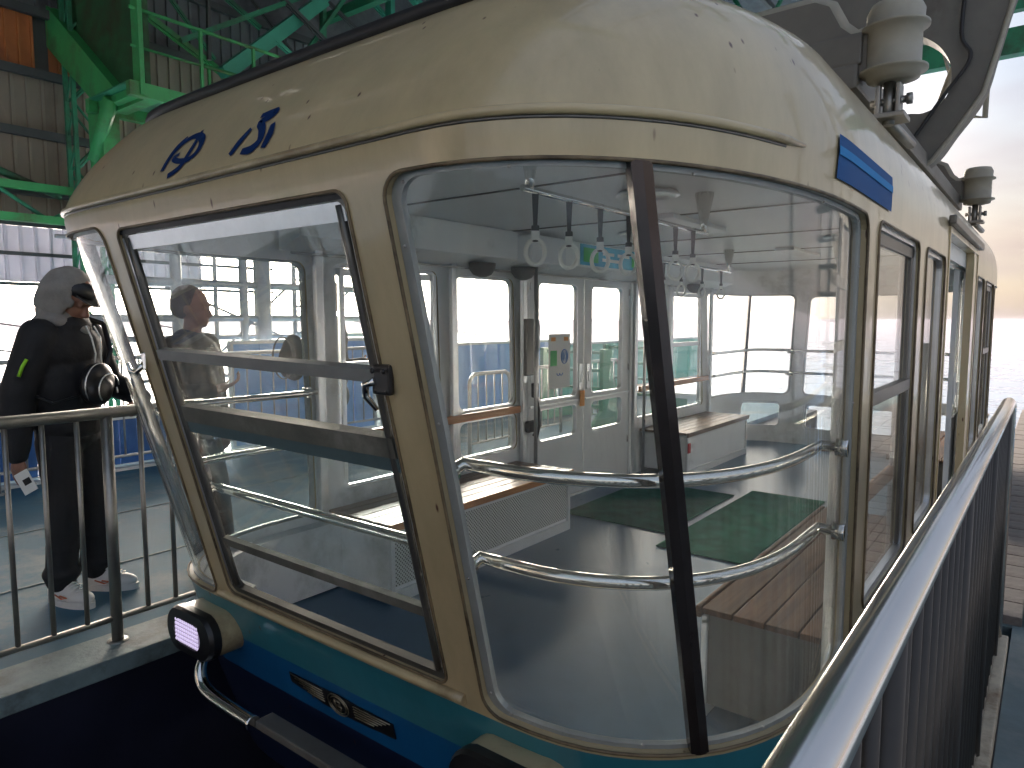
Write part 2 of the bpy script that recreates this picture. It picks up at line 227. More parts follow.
# ------------------------------------------------------------------ mesh helpers
class MB:
    def __init__(s): s.bm = bmesh.new()
    def box(s, c, d, rot=None, bev=0, mi=0):
        r = bmesh.ops.create_cube(s.bm, size=1); vs = r['verts']
        bmesh.ops.scale(s.bm, vec=Vector(d), verts=vs)
        if bev:
            es = list({e for v in vs for e in v.link_edges}); rr = bmesh.ops.bevel(s.bm, geom=es, offset=bev, segments=2, affect='EDGES', profile=.6)
            vs = list({v for f in rr['faces'] for v in f.verts} | {v for v in vs if v.is_valid})
        if rot is not None: bmesh.ops.rotate(s.bm, cent=(0,0,0), matrix=rot, verts=vs)
        bmesh.ops.translate(s.bm, vec=Vector(c), verts=vs)
        for f in {f for v in vs for f in v.link_faces}: f.material_index = mi
        return s
    def tube(s, pts, r, n=10, cap=True, closed=False, mi=0, flat=1.0, sm=0):
        pts = [Vector(p) for p in pts]; k = len(pts)
        if sm:
            rr = r if isinstance(r, (list, tuple)) else [r]*k; Q = []; RR = []
            for i in range(k-1):
                p0, p1, p2, p3 = pts[max(0,i-1)], pts[i], pts[i+1], pts[min(k-1,i+2)]
                for j in range(sm):
                    t = j/sm; Q.append(.5*((2*p1)+(-p0+p2)*t+(2*p0-5*p1+4*p2-p3)*t*t+(-p0+3*p1-3*p2+p3)*t**3)); RR.append(rr[i]+(rr[i+1]-rr[i])*t)
            pts = Q+[pts[-1]]; r = RR+[rr[-1]]; k = len(pts)
        rs = r if isinstance(r, (list, tuple)) else [r]*k
        rings = []; prev = None
        for i, p in enumerate(pts):
            a = pts[(i-1) % k] if (i or closed) else p; b = pts[(i+1) % k] if (i < k-1 or closed) else p
            t = (b-a).normalized() if (b-a).length > 1e-9 else Vector((0,0,1))
            if prev is None:
                up = Vector((0,0,1)) if abs(t.z) < .9 else Vector((1,0,0)); nx = t.cross(up).normalized()
            else:
                nx = (prev - t*prev.dot(t)).normalized()
            prev = nx; ny = t.cross(nx)
            rings.append([s.bm.verts.new(p + (nx*math.cos(2*math.pi*j/n) + ny*math.sin(2*math.pi*j/n)*flat)*rs[i]) for j in range(n)])
        for i in range(k if closed else k-1):
            A, B = rings[i], rings[(i+1) % k]
            for j in range(n):
                f = s.bm.faces.new((A[j], A[(j+1)%n], B[(j+1)%n], B[j])); f.smooth = True; f.material_index = mi
        if cap and not closed:
            for rg, fl in ((rings[0], True), (rings[-1], False)):
                f = s.bm.faces.new(rg if not fl else rg[::-1]); f.material_index = mi
        return s
    def cyl(s, a, b, r, n=16, r2=None, mi=0): return s.tube([a, b], [r, r if r2 is None else r2], n, mi=mi)
    def lathe(s, c, prof, n=24, mi=0, mtx=None):
        c = Vector(c); rings = []
        for (r, z) in prof:
            rg = []
            for j in range(n):
                v = Vector((r*math.cos(2*math.pi*j/n), r*math.sin(2*math.pi*j/n), z))
                if mtx: v = mtx @ v
                rg.append(s.bm.verts.new(c+v))
            rings.append(rg)
        for A, B in zip(rings, rings[1:]):
            for j in range(n):
                f = s.bm.faces.new((A[j], A[(j+1)%n], B[(j+1)%n], B[j])); f.smooth = True; f.material_index = mi
        s.bm.faces.new(rings[0][::-1]).material_index = mi; s.bm.faces.new(rings[-1]).material_index = mi
        return s
    def prism(s, poly, ext, mi=0):
        """closed polygon of 3D points extruded by vector"""
        ext = Vector(ext); A = [s.bm.verts.new(Vector(p)) for p in poly]; B = [s.bm.verts.new(Vector(p)+ext) for p in poly]
        n = len(A); fs = [s.bm.faces.new(A[::-1]), s.bm.faces.new(B)]
        for i in range(n): fs.append(s.bm.faces.new((A[i], A[(i+1)%n], B[(i+1)%n], B[i])))
        for f in fs: f.material_index = mi
        return s
    def strip(s, a, b, mi=0, closed=True):
        A = [s.bm.verts.new(p) for p in a]; B = [s.bm.verts.new(p) for p in b]; n = len(A)
        for i in range(n if closed else n-1):
            f = s.bm.faces.new((A[i], A[(i+1)%n], B[(i+1)%n], B[i])); f.material_index = mi; f.smooth = True
        return s
    def ell(s, c, r, mtx=None, seg=16, ring=10, mi=0):
        q = bmesh.ops.create_uvsphere(s.bm, u_segments=seg, v_segments=ring, radius=1); vs = q['verts']
        bmesh.ops.scale(s.bm, vec=Vector(r), verts=vs)
        if mtx is not None: bmesh.ops.rotate(s.bm, cent=(0,0,0), matrix=mtx, verts=vs)
        bmesh.ops.translate(s.bm, vec=Vector(c), verts=vs)
        for f in {f for v in vs for f in v.link_faces}: f.smooth = True; f.material_index = mi
        return s
    def build(s, name, m, parent=None, normals=True):
        if normals: bmesh.ops.recalc_face_normals(s.bm, faces=s.bm.faces)
        me = bpy.data.meshes.new(name); s.bm.to_mesh(me); s.bm.free()
        for q in (m if isinstance(m, (list, tuple)) else [m]): me.materials.append(q)
        o = bpy.data.objects.new(name, me); COL.objects.link(o)
        if parent: o.parent = parent
        return o
def empty(name, loc=(0,0,0), rz=0):
    o = bpy.data.objects.new(name, None); COL.objects.link(o); o.location = loc; o.rotation_euler = (0,0,rz); o.empty_display_size = .1; return o
def tag(o, label=None, cat=None, group=None, kind=None):
    if label: o['label'] = label
    if cat: o['category'] = cat
    if group: o['group'] = group
    if kind: o['kind'] = kind
    return o
def inst(src, loc, parent=None, rot=None, name=None, sc=None):
    o = src.copy(); COL.objects.link(o); o.location = loc; o.parent = parent if parent else src.parent
    if rot is not None: o.rotation_euler = rot
    if sc is not None: o.scale = sc
    return o
def copy_tree(o, parent=None):
    c = o.copy(); COL.objects.link(c)
    if parent: c.parent = parent
    for ch in list(o.children): copy_tree(ch, c)
    return c
# ------------------------------------------------------------------ cabin surface
CX0, YM = -1.80, 5.0
Tz = [-.45,0,.2,.42,1.73,1.80,1.85,1.90,1.96,2.02,2.08,2.13,2.17,2.205]
Ty = [1.64,1.49,1.44,1.38,1.05,1.038,1.042,1.064,1.100,1.142,1.192,1.236,1.275,1.325]
Tw = [1.30,1.33,1.345,1.35,1.35,1.35,1.350,1.348,1.341,1.328,1.306,1.280,1.25,1.205]
def interp(z, X, Y):
    if z <= X[0]: return Y[0]
    for i in range(len(X)-1):
        if z <= X[i+1]:
            h = X[i+1]-X[i]; t = (z-X[i])/h
            if X[i] < 1.79: return Y[i]+(Y[i+1]-Y[i])*t
            m0 = (Y[i+1]-Y[i-1])/(X[i+1]-X[i-1])*h; m1 = ((Y[i+2]-Y[i])/(X[i+2]-X[i]) if i+2 < len(X) else (Y[i+1]-Y[i])/h)*h
            return (2*t**3-3*t*t+1)*Y[i]+(t**3-2*t*t+t)*m0+(-2*t**3+3*t*t)*Y[i+1]+(t**3-t*t)*m1
    return Y[-1]
def q0(u, z, rear=False):
    W = interp(z, Tz, Tw); y = interp(z, Tz, Ty); s = 1 if u >= 0 else -1; a = abs(u)
    rx, n = .6, 2.25
    if s < 0: k = min(1, max(0, (z-.42)/1.31)); n = 2.25+1.0*k; W += .045*k
    if a < .7: X = (W-rx)*a/.7; Y = y
    elif a < 1.85:
        f = (a-.7)/1.15*math.pi/2; X = W-rx+rx*math.sin(f)**(2/n); Y = 2.1-(2.1-y)*max(0, math.cos(f))**(2/n)
    else: X = W; Y = 2.1+a-1.85
    Y -= .018*max(0, 1-(a/1.6)**2)
    v = Vector((CX0+s*X, Y, z))
    if rear: v.y = 2*YM-v.y
    return v
def surf(u, z, off=0, rear=False):
    """off > 0 goes inwards"""
    p = q0(u, z, rear)
    if off:
        du = q0(u+.01, z, rear)-q0(u-.01, z, rear); dz = q0(u, z+.01, rear)-q0(u, z-.01, rear)
        n = du.cross(dz).normalized()
        c = Vector((CX0, YM, z))-p; c.z = 0
        if n.dot(c) < 0: n.negate()
        p = p+n*off
    return p
front = lambda u, z, o=0: surf(u, z, o, False)
rear = lambda u, z, o=0: surf(u, z, o, True)
def rrect(u0, u1, z0, z1, r, step=.08, cs=6):
    def seg(a, b): 
        d = math.dist(a, b); k = max(1, int(d/step)); return [(a[0]+(b[0]-a[0])*i/k, a[1]+(b[1]-a[1])*i/k) for i in range(k)]
    P = []
    cor = [((u1-r, z0+r), -90), ((u1-r, z1-r), 0), ((u0+r, z1-r), 90), ((u0+r, z0+r), 180)]
    arcs = [[(c[0]+r*math.cos(math.radians(a+90*i/cs)), c[1]+r*math.sin(math.radians(a+90*i/cs))) for i in range(cs+1)] for c, a in cor]
    for i in range(4):
        P += arcs[i][:-1]; P += seg(arcs[i][-1], arcs[(i+1)%4][0])
    return P
def shrink(P, u0, u1, z0, z1, d, dz=None):
    """same topology, inset by scaling about the centre"""
    cu, cz = (u0+u1)/2, (z0+z1)/2; fu = ((u1-u0)/2-d)/((u1-u0)/2); fz = ((z1-z0)/2-(d if dz is None else dz))/((z1-z0)/2)
    return [(cu+(p[0]-cu)*fu, cz+(p[1]-cz)*fz) for p in P]
def inside(P, x, y):
    c = False; n = len(P); j = n-1
    for i in range(n):
        if (P[i][1] > y) != (P[j][1] > y) and x < (P[j][0]-P[i][0])*(y-P[i][1])/(P[j][1]-P[i][1])+P[i][0]: c = not c
        j = i
    return c
def sheet(name, outer, holes, mapf, t, mats, parent, su=.08, sz=.12, off=0, us=None):
    """plate with holes laid on a surface, t thick inwards; slot 0 outside and rims, slot 1 inside"""
    V = []; E = []
    for loop in [outer]+holes:
        k = len(V); V += [Vector(p) for p in loop]; n = len(loop); E += [(k+i, k+(i+1)%n) for i in range(n)]
    u0 = min(p[0] for p in outer); u1 = max(p[0] for p in outer); z0 = min(p[1] for p in outer); z1 = max(p[1] for p in outer)
    gx = us or [u0+(u1-u0)*i/max(1, round((u1-u0)/su)) for i in range(1, max(1, round((u1-u0)/su)))]
    nz = max(1, round((z1-z0)/sz))
    zs = [z0+(z1-z0)*j/nz for j in range(1, nz)]
    if z1 > 2.1: zs = [q for q in zs if q < 1.79]+[1.80+.03*j for j in range(13)]
    for gu in gx:
        for gz in zs:
            if not inside(outer, gu, gz): continue
            if any(inside(h, gu, gz) for h in holes): continue
            if min((gu-p[0])**2+(gz-p[1])**2 for h in [outer]+holes for p in h) < (min(su, sz, .04 if gz > 1.79 else 9)*.35)**2: continue
            V.append(Vector((gu, gz)))
    vs, es, fs, *_ = geometry.delaunay_2d_cdt(V, E, [], 0, 1e-5)
    keep = []
    for f in fs:
        cu = sum(vs[i][0] for i in f)/len(f); cz = sum(vs[i][1] for i in f)/len(f)
        if inside(outer, cu, cz) and not any(inside(h, cu, cz) for h in holes): keep.append(f)
    bm = bmesh.new()
    A = [bm.verts.new(mapf(v[0], v[1], off)) for v in vs]; B = [bm.verts.new(mapf(v[0], v[1], off+t)) for v in vs]
    cnt = {}
    for f in keep:
        fa = bm.faces.new([A[i] for i in f]); fa.smooth = True
        fb = bm.faces.new([B[i] for i in reversed(f)]); fb.smooth = True; fb.material_index = 1 if len(mats) > 1 else 0
        for i in range(len(f)): cnt.setdefault(frozenset((f[i], f[(i+1)%len(f)])), []).append((f[i], f[(i+1)%len(f)]))
    for k, l in cnt.items():
        if len(l) == 1:
            a, b = l[0]; C = [bm.verts.new(x.co) for x in (A[b], A[a], B[a], B[b])]; bm.faces.new(C)
    for v in [v for v in bm.verts if not v.link_faces]: bm.verts.remove(v)
    bm.normal_update()
    me = bpy.data.meshes.new(name); bm.to_mesh(me); bm.free()
    for m in mats: me.materials.append(m)
    o = bpy.data.objects.new(name, me); COL.objects.link(o)
    if parent: o.parent = parent
    return o
def ringpart(name, P0, P1, mapf, o0, o1, m, parent):
    b = MB(); a0 = [mapf(*p, o0) for p in P0]; b0 = [mapf(*p, o0) for p in P1]; a1 = [mapf(*p, o1) for p in P0]; b1 = [mapf(*p, o1) for p in P1]
    b.strip(a0, b0); b.strip(b0, b1); b.strip(b1, a1); b.strip(a1, a0)
    bmesh.ops.remove_doubles(b.bm, verts=b.bm.verts, dist=1e-6)
    o = b.build(name, m, parent)
    for f in o.data.polygons: f.use_smooth = False
    return o
# ------------------------------------------------------------------ the cable car
CAR = empty('cable_car', (CX0, YM, 0))
tag(CAR, 'cream, teal and blue cable car cabin with big curved windows docked at the platform', 'cable car')
CARK = Vector((CX0, YM, 0))
PARTS = []
def rel(o):
    """cabin parts are modelled in world metres; shift the mesh so that it sits right under its parent"""
    o.location = -CARK; return o
def cpart(o): return rel(o)
# windows: (map, u0,u1,z0,z1,r,kind)
WR = {  # right side (u>0) and left side (u<0) of the front half, then rear half
 'front': [(-.535,.495,.445,1.74,.035,'open'), (.61,2.04,.405,1.757,.058,'corner'), (-2.04,-.625,.405,1.757,.058,'corner'),
           (2.20,3.02,.50,1.76,.05,'sash'), (3.22,3.86,.50,1.76,.05,'fix'),
           (-3.04,-2.22,.50,1.76,.05,'sash'), (-3.84,-3.20,.82,1.75,.06,'fix'), (-3.84,-3.20,.50,.77,.06,'fix'),
           (3.98,5.2,.0,1.92,.02,'door'), (-5.2,-3.95,.0,1.92,.02,'door')],
 'rear': [(-.50,.50,.55,1.74,.06,'plain'), (.62,2.04,.55,1.757,.07,'corner'), (-2.04,-.62,.55,1.757,.07,'corner'),
          (.70,1.30,.16,.46,.05,'fix'), (-1.30,-.70,.16,.46,.05,'fix'), (-.45,.45,.16,.46,.05,'fix'),
          (2.20,3.02,.50,1.76,.05,'sash'), (3.22,3.80,.50,1.76,.05,'fix'),
          (-3.02,-2.20,.50,1.76,.05,'sash'), (-3.80,-3.22,.50,1.76,.05,'fix'),
          (4.1,5.2,.0,1.92,.02,'door'), (-5.2,-3.95,.0,1.92,.02,'door')]}
UM = 4.75
uu = lambda: [-4.5+.25*i for i in range(11)]+[-1.85+.07*i for i in range(0, 54)]+[2.0+.25*i for i in range(11)]
for side, mf in (('front', front), ('rear', rear)):
    holes = []; notch = []
    out_l = [(-UM,-.12)]
    # outer boundary with the door notches cut from the half's end
    dl = [h for h in WR[side] if h[5] == 'door' and h[0] < 0][0]; dr = [h for h in WR[side] if h[5] == 'door' and h[0] > 0][0]
    def line(a, b, st=.09):
        k = max(1, int(math.dist(a, b)/st)); return [(a[0]+(b[0]-a[0])*i/k, a[1]+(b[1]-a[1])*i/k) for i in range(k)]
    zb, zt = -.42, 2.205
    O = line((-UM, zb), (UM, zb))+line((UM, zb), (UM, -.02))+line((UM, -.02), (dr[0], -.02))+line((dr[0], -.02), (dr[0], dr[3]))+line((dr[0], dr[3]), (UM, dr[3]))+line((UM, dr[3]), (UM, zt))
    O += line((UM, zt), (-UM, zt))+line((-UM, zt), (-UM, dl[3]))+line((-UM, dl[3]), (dl[1], dl[3]))+line((dl[1], dl[3]), (dl[1], -.02))+line((dl[1], -.02), (-UM, -.02))+line((-UM, -.02), (-UM, zb))
    H = [rrect(*h[:5]) for h in WR[side] if h[5] != 'door']
    cpart(sheet('body_shell', O, H, mf, .045, [M['body'], M['inner']], CAR, su=.07, sz=.10))
    for h in WR[side]:
        u0, u1, z0, z1, r, kind = h
        if kind == 'door': continue
        P = rrect(u0, u1, z0, z1, r); fw = .026 if kind == 'corner' else .02
        P1 = shrink(P, u0, u1, z0, z1, fw, .013 if kind == 'corner' else None)
        if kind == 'corner':
            fr = cpart(ringpart('window_frame', shrink(P, u0, u1, z0, z1, .001), P1, mf, .018, .034, M['alur'], CAR))
        else:
            fr = cpart(ringpart('window_frame', shrink(P, u0, u1, z0, z1, .001), P1, mf, .010, .036, M['alu'] if kind != 'open' else M['dalu'], CAR))
        g = MB(); g.tube([mf(*p, -.002) for p in P], .0045, 8, closed=True); g.build('gasket', M['worn'], fr)
        if kind != 'open':
            nu = max(2, int((u1-u0)/.035)) if kind == 'corner' or abs(u0) < 1.9 else 2; nz = 14 if kind == 'corner' else 4; b = MB(); e_ = .006
            G = [[[b.bm.verts.new(mf(u0+e_+(u1-u0-2*e_)*i/nu, z0+e_+(z1-z0-2*e_)*j/nz, o_)) for j in range(nz+1)] for i in range(nu+1)] for o_ in (.022, .028)]
            for g_ in G:
                for i in range(nu):
                    for j in range(nz): b.bm.faces.new((g_[i][j], g_[i+1][j], g_[i+1][j+1], g_[i][j+1])).smooth = True
            bd = [(i, 0) for i in range(nu)]+[(nu, j) for j in range(nz)]+[(i, nz) for i in range(nu, 0, -1)]+[(0, j) for j in range(nz, 0, -1)]
            for k_ in range(len(bd)):
                a_, c_ = bd[k_], bd[(k_+1) % len(bd)]; q_ = [b.bm.verts.new(v.co) for v in (G[0][a_[0]][a_[1]], G[0][c_[0]][c_[1]], G[1][c_[0]][c_[1]], G[1][a_[0]][a_[1]])]; b.bm.faces.new(q_)
            b.build('pane', M['glass'], fr)
        if kind == 'corner' and side == 'front':
            sc = MB()
            for k, p in enumerate(shrink(P, u0, u1, z0, z1, .013)):
                if k % 5 == 0: sc.ell(mf(*p, .017), (.004,.004,.004), seg=8, ring=5)
            tag(sc.build('screw', M['steel'], fr), kind='stuff')
        if kind == 'sash':
            zm = 1.19; b = MB(); s = 1 if u0 > 0 else -1
            ring1 = [(u0+.02, zm-.022), (u1-.02, zm-.022)]
            c = (mf(u0+.02, zm, .02)+mf(u1-.02, zm, .02))/2
            b.box(c, (.03, u1-u0-.04, .045), bev=.004)
            for (a, bb) in ((u0+.03, zm), (u1-.03, zm)): pass
            c2 = (mf(u0+.04, 1.45, .03)); 
            for uq in (u0+.045, u1-.045): b.box(mf(uq, (z0+z1)/2, .03), (.03, .03, z1-z0-.05), bev=.004)
            b.box((mf(u0+.02, z1-.045, .03)+mf(u1-.02, z1-.045, .03))/2, (.03, u1-u0-.05, .04), bev=.004)
            b.build('sash_rail', M['alu'] if s < 0 else M['dalu'], fr)
# chrome strips on the corner glass
for mf, sg in ((front, 1), (front, -1), (rear, 1), (rear, -1)):
    b = MB(); ks = 16; z0, z1 = (.405, 1.757) if mf is front else (.55, 1.757)
    rows = []
    for k in range(ks+1):
        z = z0+(z1-z0)*k/ks; f = k/ks; a = 1.222+(1.177-1.222)*f; c = 1.276+(1.222-1.276)*f
        rows.append([mf(sg*a, z, -.004), mf(sg*c, z, -.004), mf(sg*c, z, .024), mf(sg*a, z, .024), mf(sg*((a+c)/2), z, -.008)])
    for A, B in zip(rows, rows[1:]):
        va = [b.bm.verts.new(p) for p in A]; vb = [b.bm.verts.new(p) for p in B]
        for i, j in ((0,4),(4,1),(1,2),(2,3),(3,0)): b.bm.faces.new((va[i], va[j], vb[j], vb[i]))
    bmesh.ops.remove_doubles(b.bm, verts=b.bm.verts, dist=1e-6)
    cpart(b.build('glazing_strip', M['bar'], CAR))
# roof cap
b = MB(); prof = [(0,2.205),(.04,2.23),(.10,2.25),(.25,2.27),(.6,2.29)]
pts = lambda d, z: [surf(u, 2.205, 0, rr)+Vector((0,0,z-2.205)) for rr, us in ((False, [ -4.75+.25*i for i in range(12)]+[-1.85+.1*i for i in range(38)]+[2.0+.25*i for i in range(12)]), (True, list(reversed([ -4.75+.25*i for i in range(12)]+[-1.85+.1*i for i in range(38)]+[2.0+.25*i for i in range(12)])))) for u in us]
loops = []
for d, z in prof:
    l = []
    for p in pts(d, z):
        c = Vector((CX0, min(max(p.y, 2.3), 2*YM-2.3), z)); v = p-c; k = max(0, (v.length-d)/v.length); l.append(c+v*k)
    loops.append(l)
for A, B in zip(loops, loops[1:]): b.strip(A, B)
l = loops[-1]; b.strip(l, [Vector((CX0, min(max(p.y, 2.3), 2*YM-2.3), 2.31)) for p in l])
bmesh.ops.remove_doubles(b.bm, verts=b.bm.verts, dist=1e-5)
cpart(b.build('roof', M['cream'], CAR))
b = MB(); b.tube([surf(-1.9+.08*i, 2.2, .0)+Vector((0,0,.012)) for i in range(38)], .021, 10); cpart(b.build('roof_edge_trim', M['rubber'], CAR))
# crease lip under the fascia
b = MB(); cz = lambda u: 1.835+.012*min(1, max(0, (u+.2)/1.5))
b.tube([front(-1.75+.06*i, cz(-1.75+.06*i), -.003) for i in range(57)], [.004]+[.0105]*55+[.004], 8); cpart(b.build('fascia_lip', M['cream'], CAR))
b = MB(); b.tube([front(-1.75+.06*i, cz(-1.75+.06*i)-.013, .001) for i in range(56)], .004, 6); cpart(b.build('fascia_joint', M['dalu'], CAR))
# sill cream ledge under the open window and worn edge at corner glass
b = MB(); b.tube([front(-.60+.05*i, .425, -.006) for i in range(24)], .016, 8); cpart(b.build('window_sill', M['cream'], CAR))
# lettering on the fascia
def ribbon(name, strokes, wd, m, du=.035, mf=front, off=-.0025, parent=CAR):
    b = MB()
    for s in strokes:
        pts = [Vector((p[0]+du, p[1])) for p in s]; ws = [(p[2] if len(p) > 2 else 1)*wd for p in s]
        # densify
        D = []; W = []
        for i in range(len(pts)-1):
            p0 = pts[max(0,i-1)]; p1 = pts[i]; p2 = pts[i+1]; p3 = pts[min(len(pts)-1,i+2)]
            for k in range(5):
                t = k/5; D.append(.5*((2*p1)+(-p0+p2)*t+(2*p0-5*p1+4*p2-p3)*t*t+(-p0+3*p1-3*p2+p3)*t**3)); W.append(ws[i]+(ws[i+1]-ws[i])*t)
        D.append(pts[-1]); W.append(ws[-1])
        A = []; B = []
        for i, p in enumerate(D):
            t = D[min(i+1, len(D)-1)]-D[max(i-1, 0)]; n = Vector((-t.y, t.x)).normalized()*W[i]/2
            A.append(mf(p.x+n.x, p.y+n.y, off)); B.append(mf(p.x-n.x, p.y-n.y, off))
        b.strip(A, B, closed=False)
    o = b.build(name, m, parent); return o
cpart(ribbon('lettering', [[(-.272,1.990,.5),(-.297,1.956,1),(-.300,1.884,1.1)],
    [(-.300,1.890,.6),(-.289,1.945,.9),(-.261,1.976,1),(-.215,1.982,1.1),(-.168,1.961,1.2),(-.153,1.925,1.1),(-.178,1.902,.9),(-.230,1.904,.9),(-.272,1.920,.8),(-.250,1.930,.6)],
    [(-.205,1.998,.6),(-.196,1.94,1.1),(-.205,1.885,1.1),(-.256,1.862,.9)]], .019, M['lblue']))
cpart(ribbon('lettering', [[(.082,1.982,.7),(.145,1.984,1.1),(.131,1.969,1.2),(.097,1.960,1),(.124,1.937,1.2),(.143,1.902,1.3),(.120,1.880,1.3),(.078,1.880,.8)],
    [(.030,1.878,1),(.048,1.911,1.3),(.070,1.947,.8)], [(.165,1.943,.8),(.176,1.908,1.4),(.172,1.874,1)]], .020, M['lblue']))
# blue stripe decal at the roof shoulder of the right side
def patch(name, u0, u1, z0, z1, m, mf=front, off=-.003, slant=0):
    b = MB(); k = max(2, int((u1-u0)/.03)); nz = 6
    for j in range(nz):
        za = z0+(z1-z0)*j/nz; zc = z0+(z1-z0)*(j+1)/nz
        b.strip([mf(u0+(u1-u0)*i/k+slant*j/nz, za, off) for i in range(k+1)], [mf(u0+(u1-u0)*i/k+slant*(j+1)/nz, zc, off) for i in range(k+1)], closed=False)
    return cpart(b.build(name, m, CAR))
patch('stripe_decal', 1.742, 2.36, 1.803, 1.915, M['dblue'], slant=.012, off=-.005); patch('stripe_decal', 1.748, 2.36, 1.862, 1.884, M['sblue'], off=-.008)
# headlights
for s in (-1, 1):
    c = Vector((CX0+s*.755, 1.36, .255))
    h = MB(); R = Matrix.Rotation(math.pi/2, 3, 'X')
    def stad(a, bb, n=10):
        return [(a*math.copysign(1, math.cos(t))+bb*math.cos(t), bb*math.sin(t)) for t in [2*math.pi*(k+.5)/(2*n)+0 for k in range(2*n)]]
    loop = [(c.x+p[0], c.z+p[1]) for p in stad(.078, .085)]
    def lp(k, y): return [Vector((c.x+(p[0]-c.x)*k, y, c.z+(p[1]-c.z)*k)) for p in loop]
    for A, B in (((1.0, 1.52), (1.0, 1.31)), ((1.0, 1.31), (.93, 1.285)), ((.93, 1.285), (.80, 1.285)), ((.80, 1.285), (.78, 1.295)), ((.78, 1.295), (.05, 1.297))): h.strip(lp(*A), lp(*B))
    hl = cpart(h.build('headlight', M['cream'], CAR))
    h = MB()
    for A, B in (((1.03, 1.325), (1.03, 1.295)), ((1.03, 1.295), (.97, 1.28)), ((.97, 1.28), (.60, 1.275)), ((.60, 1.275), (.60, 1.30)), ((1.03,1.325),(1.0,1.325))): h.strip(lp(*A), lp(*B))
    h.build('bezel', M['black'] , hl)
    h = MB()
    h.box((c.x-.005, 1.284, c.z+.004), (.185, .012, .105), bev=.004); h.build('lens', M['lamp'], hl)
    h = MB()
    for i in range(11):
        for j in range(6): h.ell((c.x-.080+.0155*i, 1.2765, c.z-.036+.0155*j), (.0065,.004,.0065), seg=8, ring=5)
    tag(h.build('led', M['led'], hl), kind='stuff')
# bumper: bright bent tube then a grey bar
bz = .06
for s in (-1, 1):
    h = MB(); X = lambda v: CX0+s*v
    h.tube([(X(.72), 1.40, .185), (X(.715), 1.33, .165), (X(.70), 1.295, .12), (X(.66), 1.285, .075), (X(.58), 1.285, .055), (X(.45), 1.285, .05), (X(.33), 1.285, .05)], [.012,.017,.023,.026,.027,.027,.026], 14, sm=5); cpart(h.build('bumper_end', M['chrome'], CAR))
h = MB(); h.box((CX0, 1.325, .045), (.66, .07, .03), bev=.006); cpart(h.build('bumper_bar', M['grey'], CAR))
# emblem: winged badge
eb = MB()
def badge(u, z, off): return front(u, z, off)
eu, ez = -.038, .160
ov = [(eu+.255*a, ez+.030*bq) for a, bq in [(-1,1.0),(-.35,1.05),(0,1.25),(.35,1.05),(1,1.0),(1,.1),(1,-.85),(.35,-1.2),(0,-1.3),(-.35,-1.2),(-1,-.3)]]
el = sheet('emblem', [(p[0], p[1]) for p in ov], [], front, .004, [M['black']], CAR, off=-.006); cpart(el)
for k in range(5):
    z = ez+.024-.0105*k
    for s in (-1, 1):
        ln = .245-.02*k; b = MB()
        b.tube([front(eu+s*.075, z, -.008), front(eu+s*ln, z+.004, -.008)], .0022, 5); b.build('wing_bar', M['emb'], el)
b = MB()
for rr in (.040, .031): b.tube([front(eu+rr*1.25*math.cos(t), ez+rr*math.sin(t), -.010) for t in [2*math.pi*k/24 for k in range(24)]], .0022, 6, closed=True)
b.tube([front(eu-.012, ez-.020, -.011), front(eu-.012, ez+.020, -.011)], .003, 6)
b.tube([front(eu-.012, ez+.019, -.011), front(eu+.012, ez+.015, -.011), front(eu+.012, ez+.004, -.011), front(eu-.01, ez, -.011), front(eu+.016, ez-.004, -.011), front(eu+.015, ez-.017, -.011), front(eu-.012, ez-.019, -.011)], .003, 6)
b.build('badge_ring', M['emb'], el)
# the opening front window: metal frame, two sashes and latches
def fbar(name, u0, zz0, u1, zz1, hgt, dep, off, m, parent=CAR, n=6):
    b = MB(); up = Vector((0, -.25, 1)).normalized(); rows = []
    for k in range(n+1):
        f = k/n; p = front(u0+(u1-u0)*f, zz0+(zz1-zz0)*f, off); inn = Vector((0, 1, .25)).normalized()
        rows.append([p-up*hgt/2, p+up*hgt/2, p+up*hgt/2+inn*dep, p-up*hgt/2+inn*dep])
    vs = [[b.bm.verts.new(q) for q in r] for r in rows]
    for A, B in zip(vs, vs[1:]):
        for i in range(4): b.bm.faces.new((A[i], A[(i+1)%4], B[(i+1)%4], B[i]))
    b.bm.faces.new(vs[0]); b.bm.faces.new(vs[-1][::-1])
    return b.build(name, m, parent)
ow = cpart(fbar('opening_window', -.53, 1.695, .47, 1.695, .045, .03, .012, M['alu']))      # head rail carries the rest
fbar('top_gasket', -.54, 1.728, .48, 1.728, .014, .03, .004, M['rubber'], ow)
fbar('hinge_rail', -.50, 1.338, .47, 1.318, .034, .03, -.012, M['lsash'], ow)
fbar('middle_rail', -.49, 1.130, .47, 1.125, .055, .04, .006, M['sash'], ow)
fbar('middle_seal', -.49, 1.082, .47, 1.078, .038, .028, .012, M['tseal'], ow)
fbar('bottom_rail', -.50, .650, .47, .650, .030, .022, .012, M['sash'], ow)
for s in (-1, 1):
    for (a, c, wd, m) in ((.505, .500, .018, 'alu'), (.478, .474, .022, 'dalu')):
        b = MB(); ksh = -.025
        b.tube([front(ksh+s*a, .47+1.24*k/10, .016) for k in range(11)], wd/2, 8); b.build('side_rail', M[m], ow)
sheet('pane', [(-.46,1.14),(.42,1.14),(.42,1.675),(-.46,1.675)], [], front, .005, [M['glass']], ow, su=.3, sz=.3, off=.022)
sheet('pane', [(-.47,.66),(.43,.66),(.43,1.08),(-.47,1.08)], [], front, .005, [M['glass_t']], ow, su=.3, sz=.3, off=.028)
b = MB(); b.box(front(.50, 1.31, -.008), (.062, .018, .075), bev=.008)
for dx in (-.018, .018):
    for dz in (-.024, .024): b.ell(front(.50+dx, 1.31+dz, -.020), (.007,.005,.007), seg=8, ring=6)
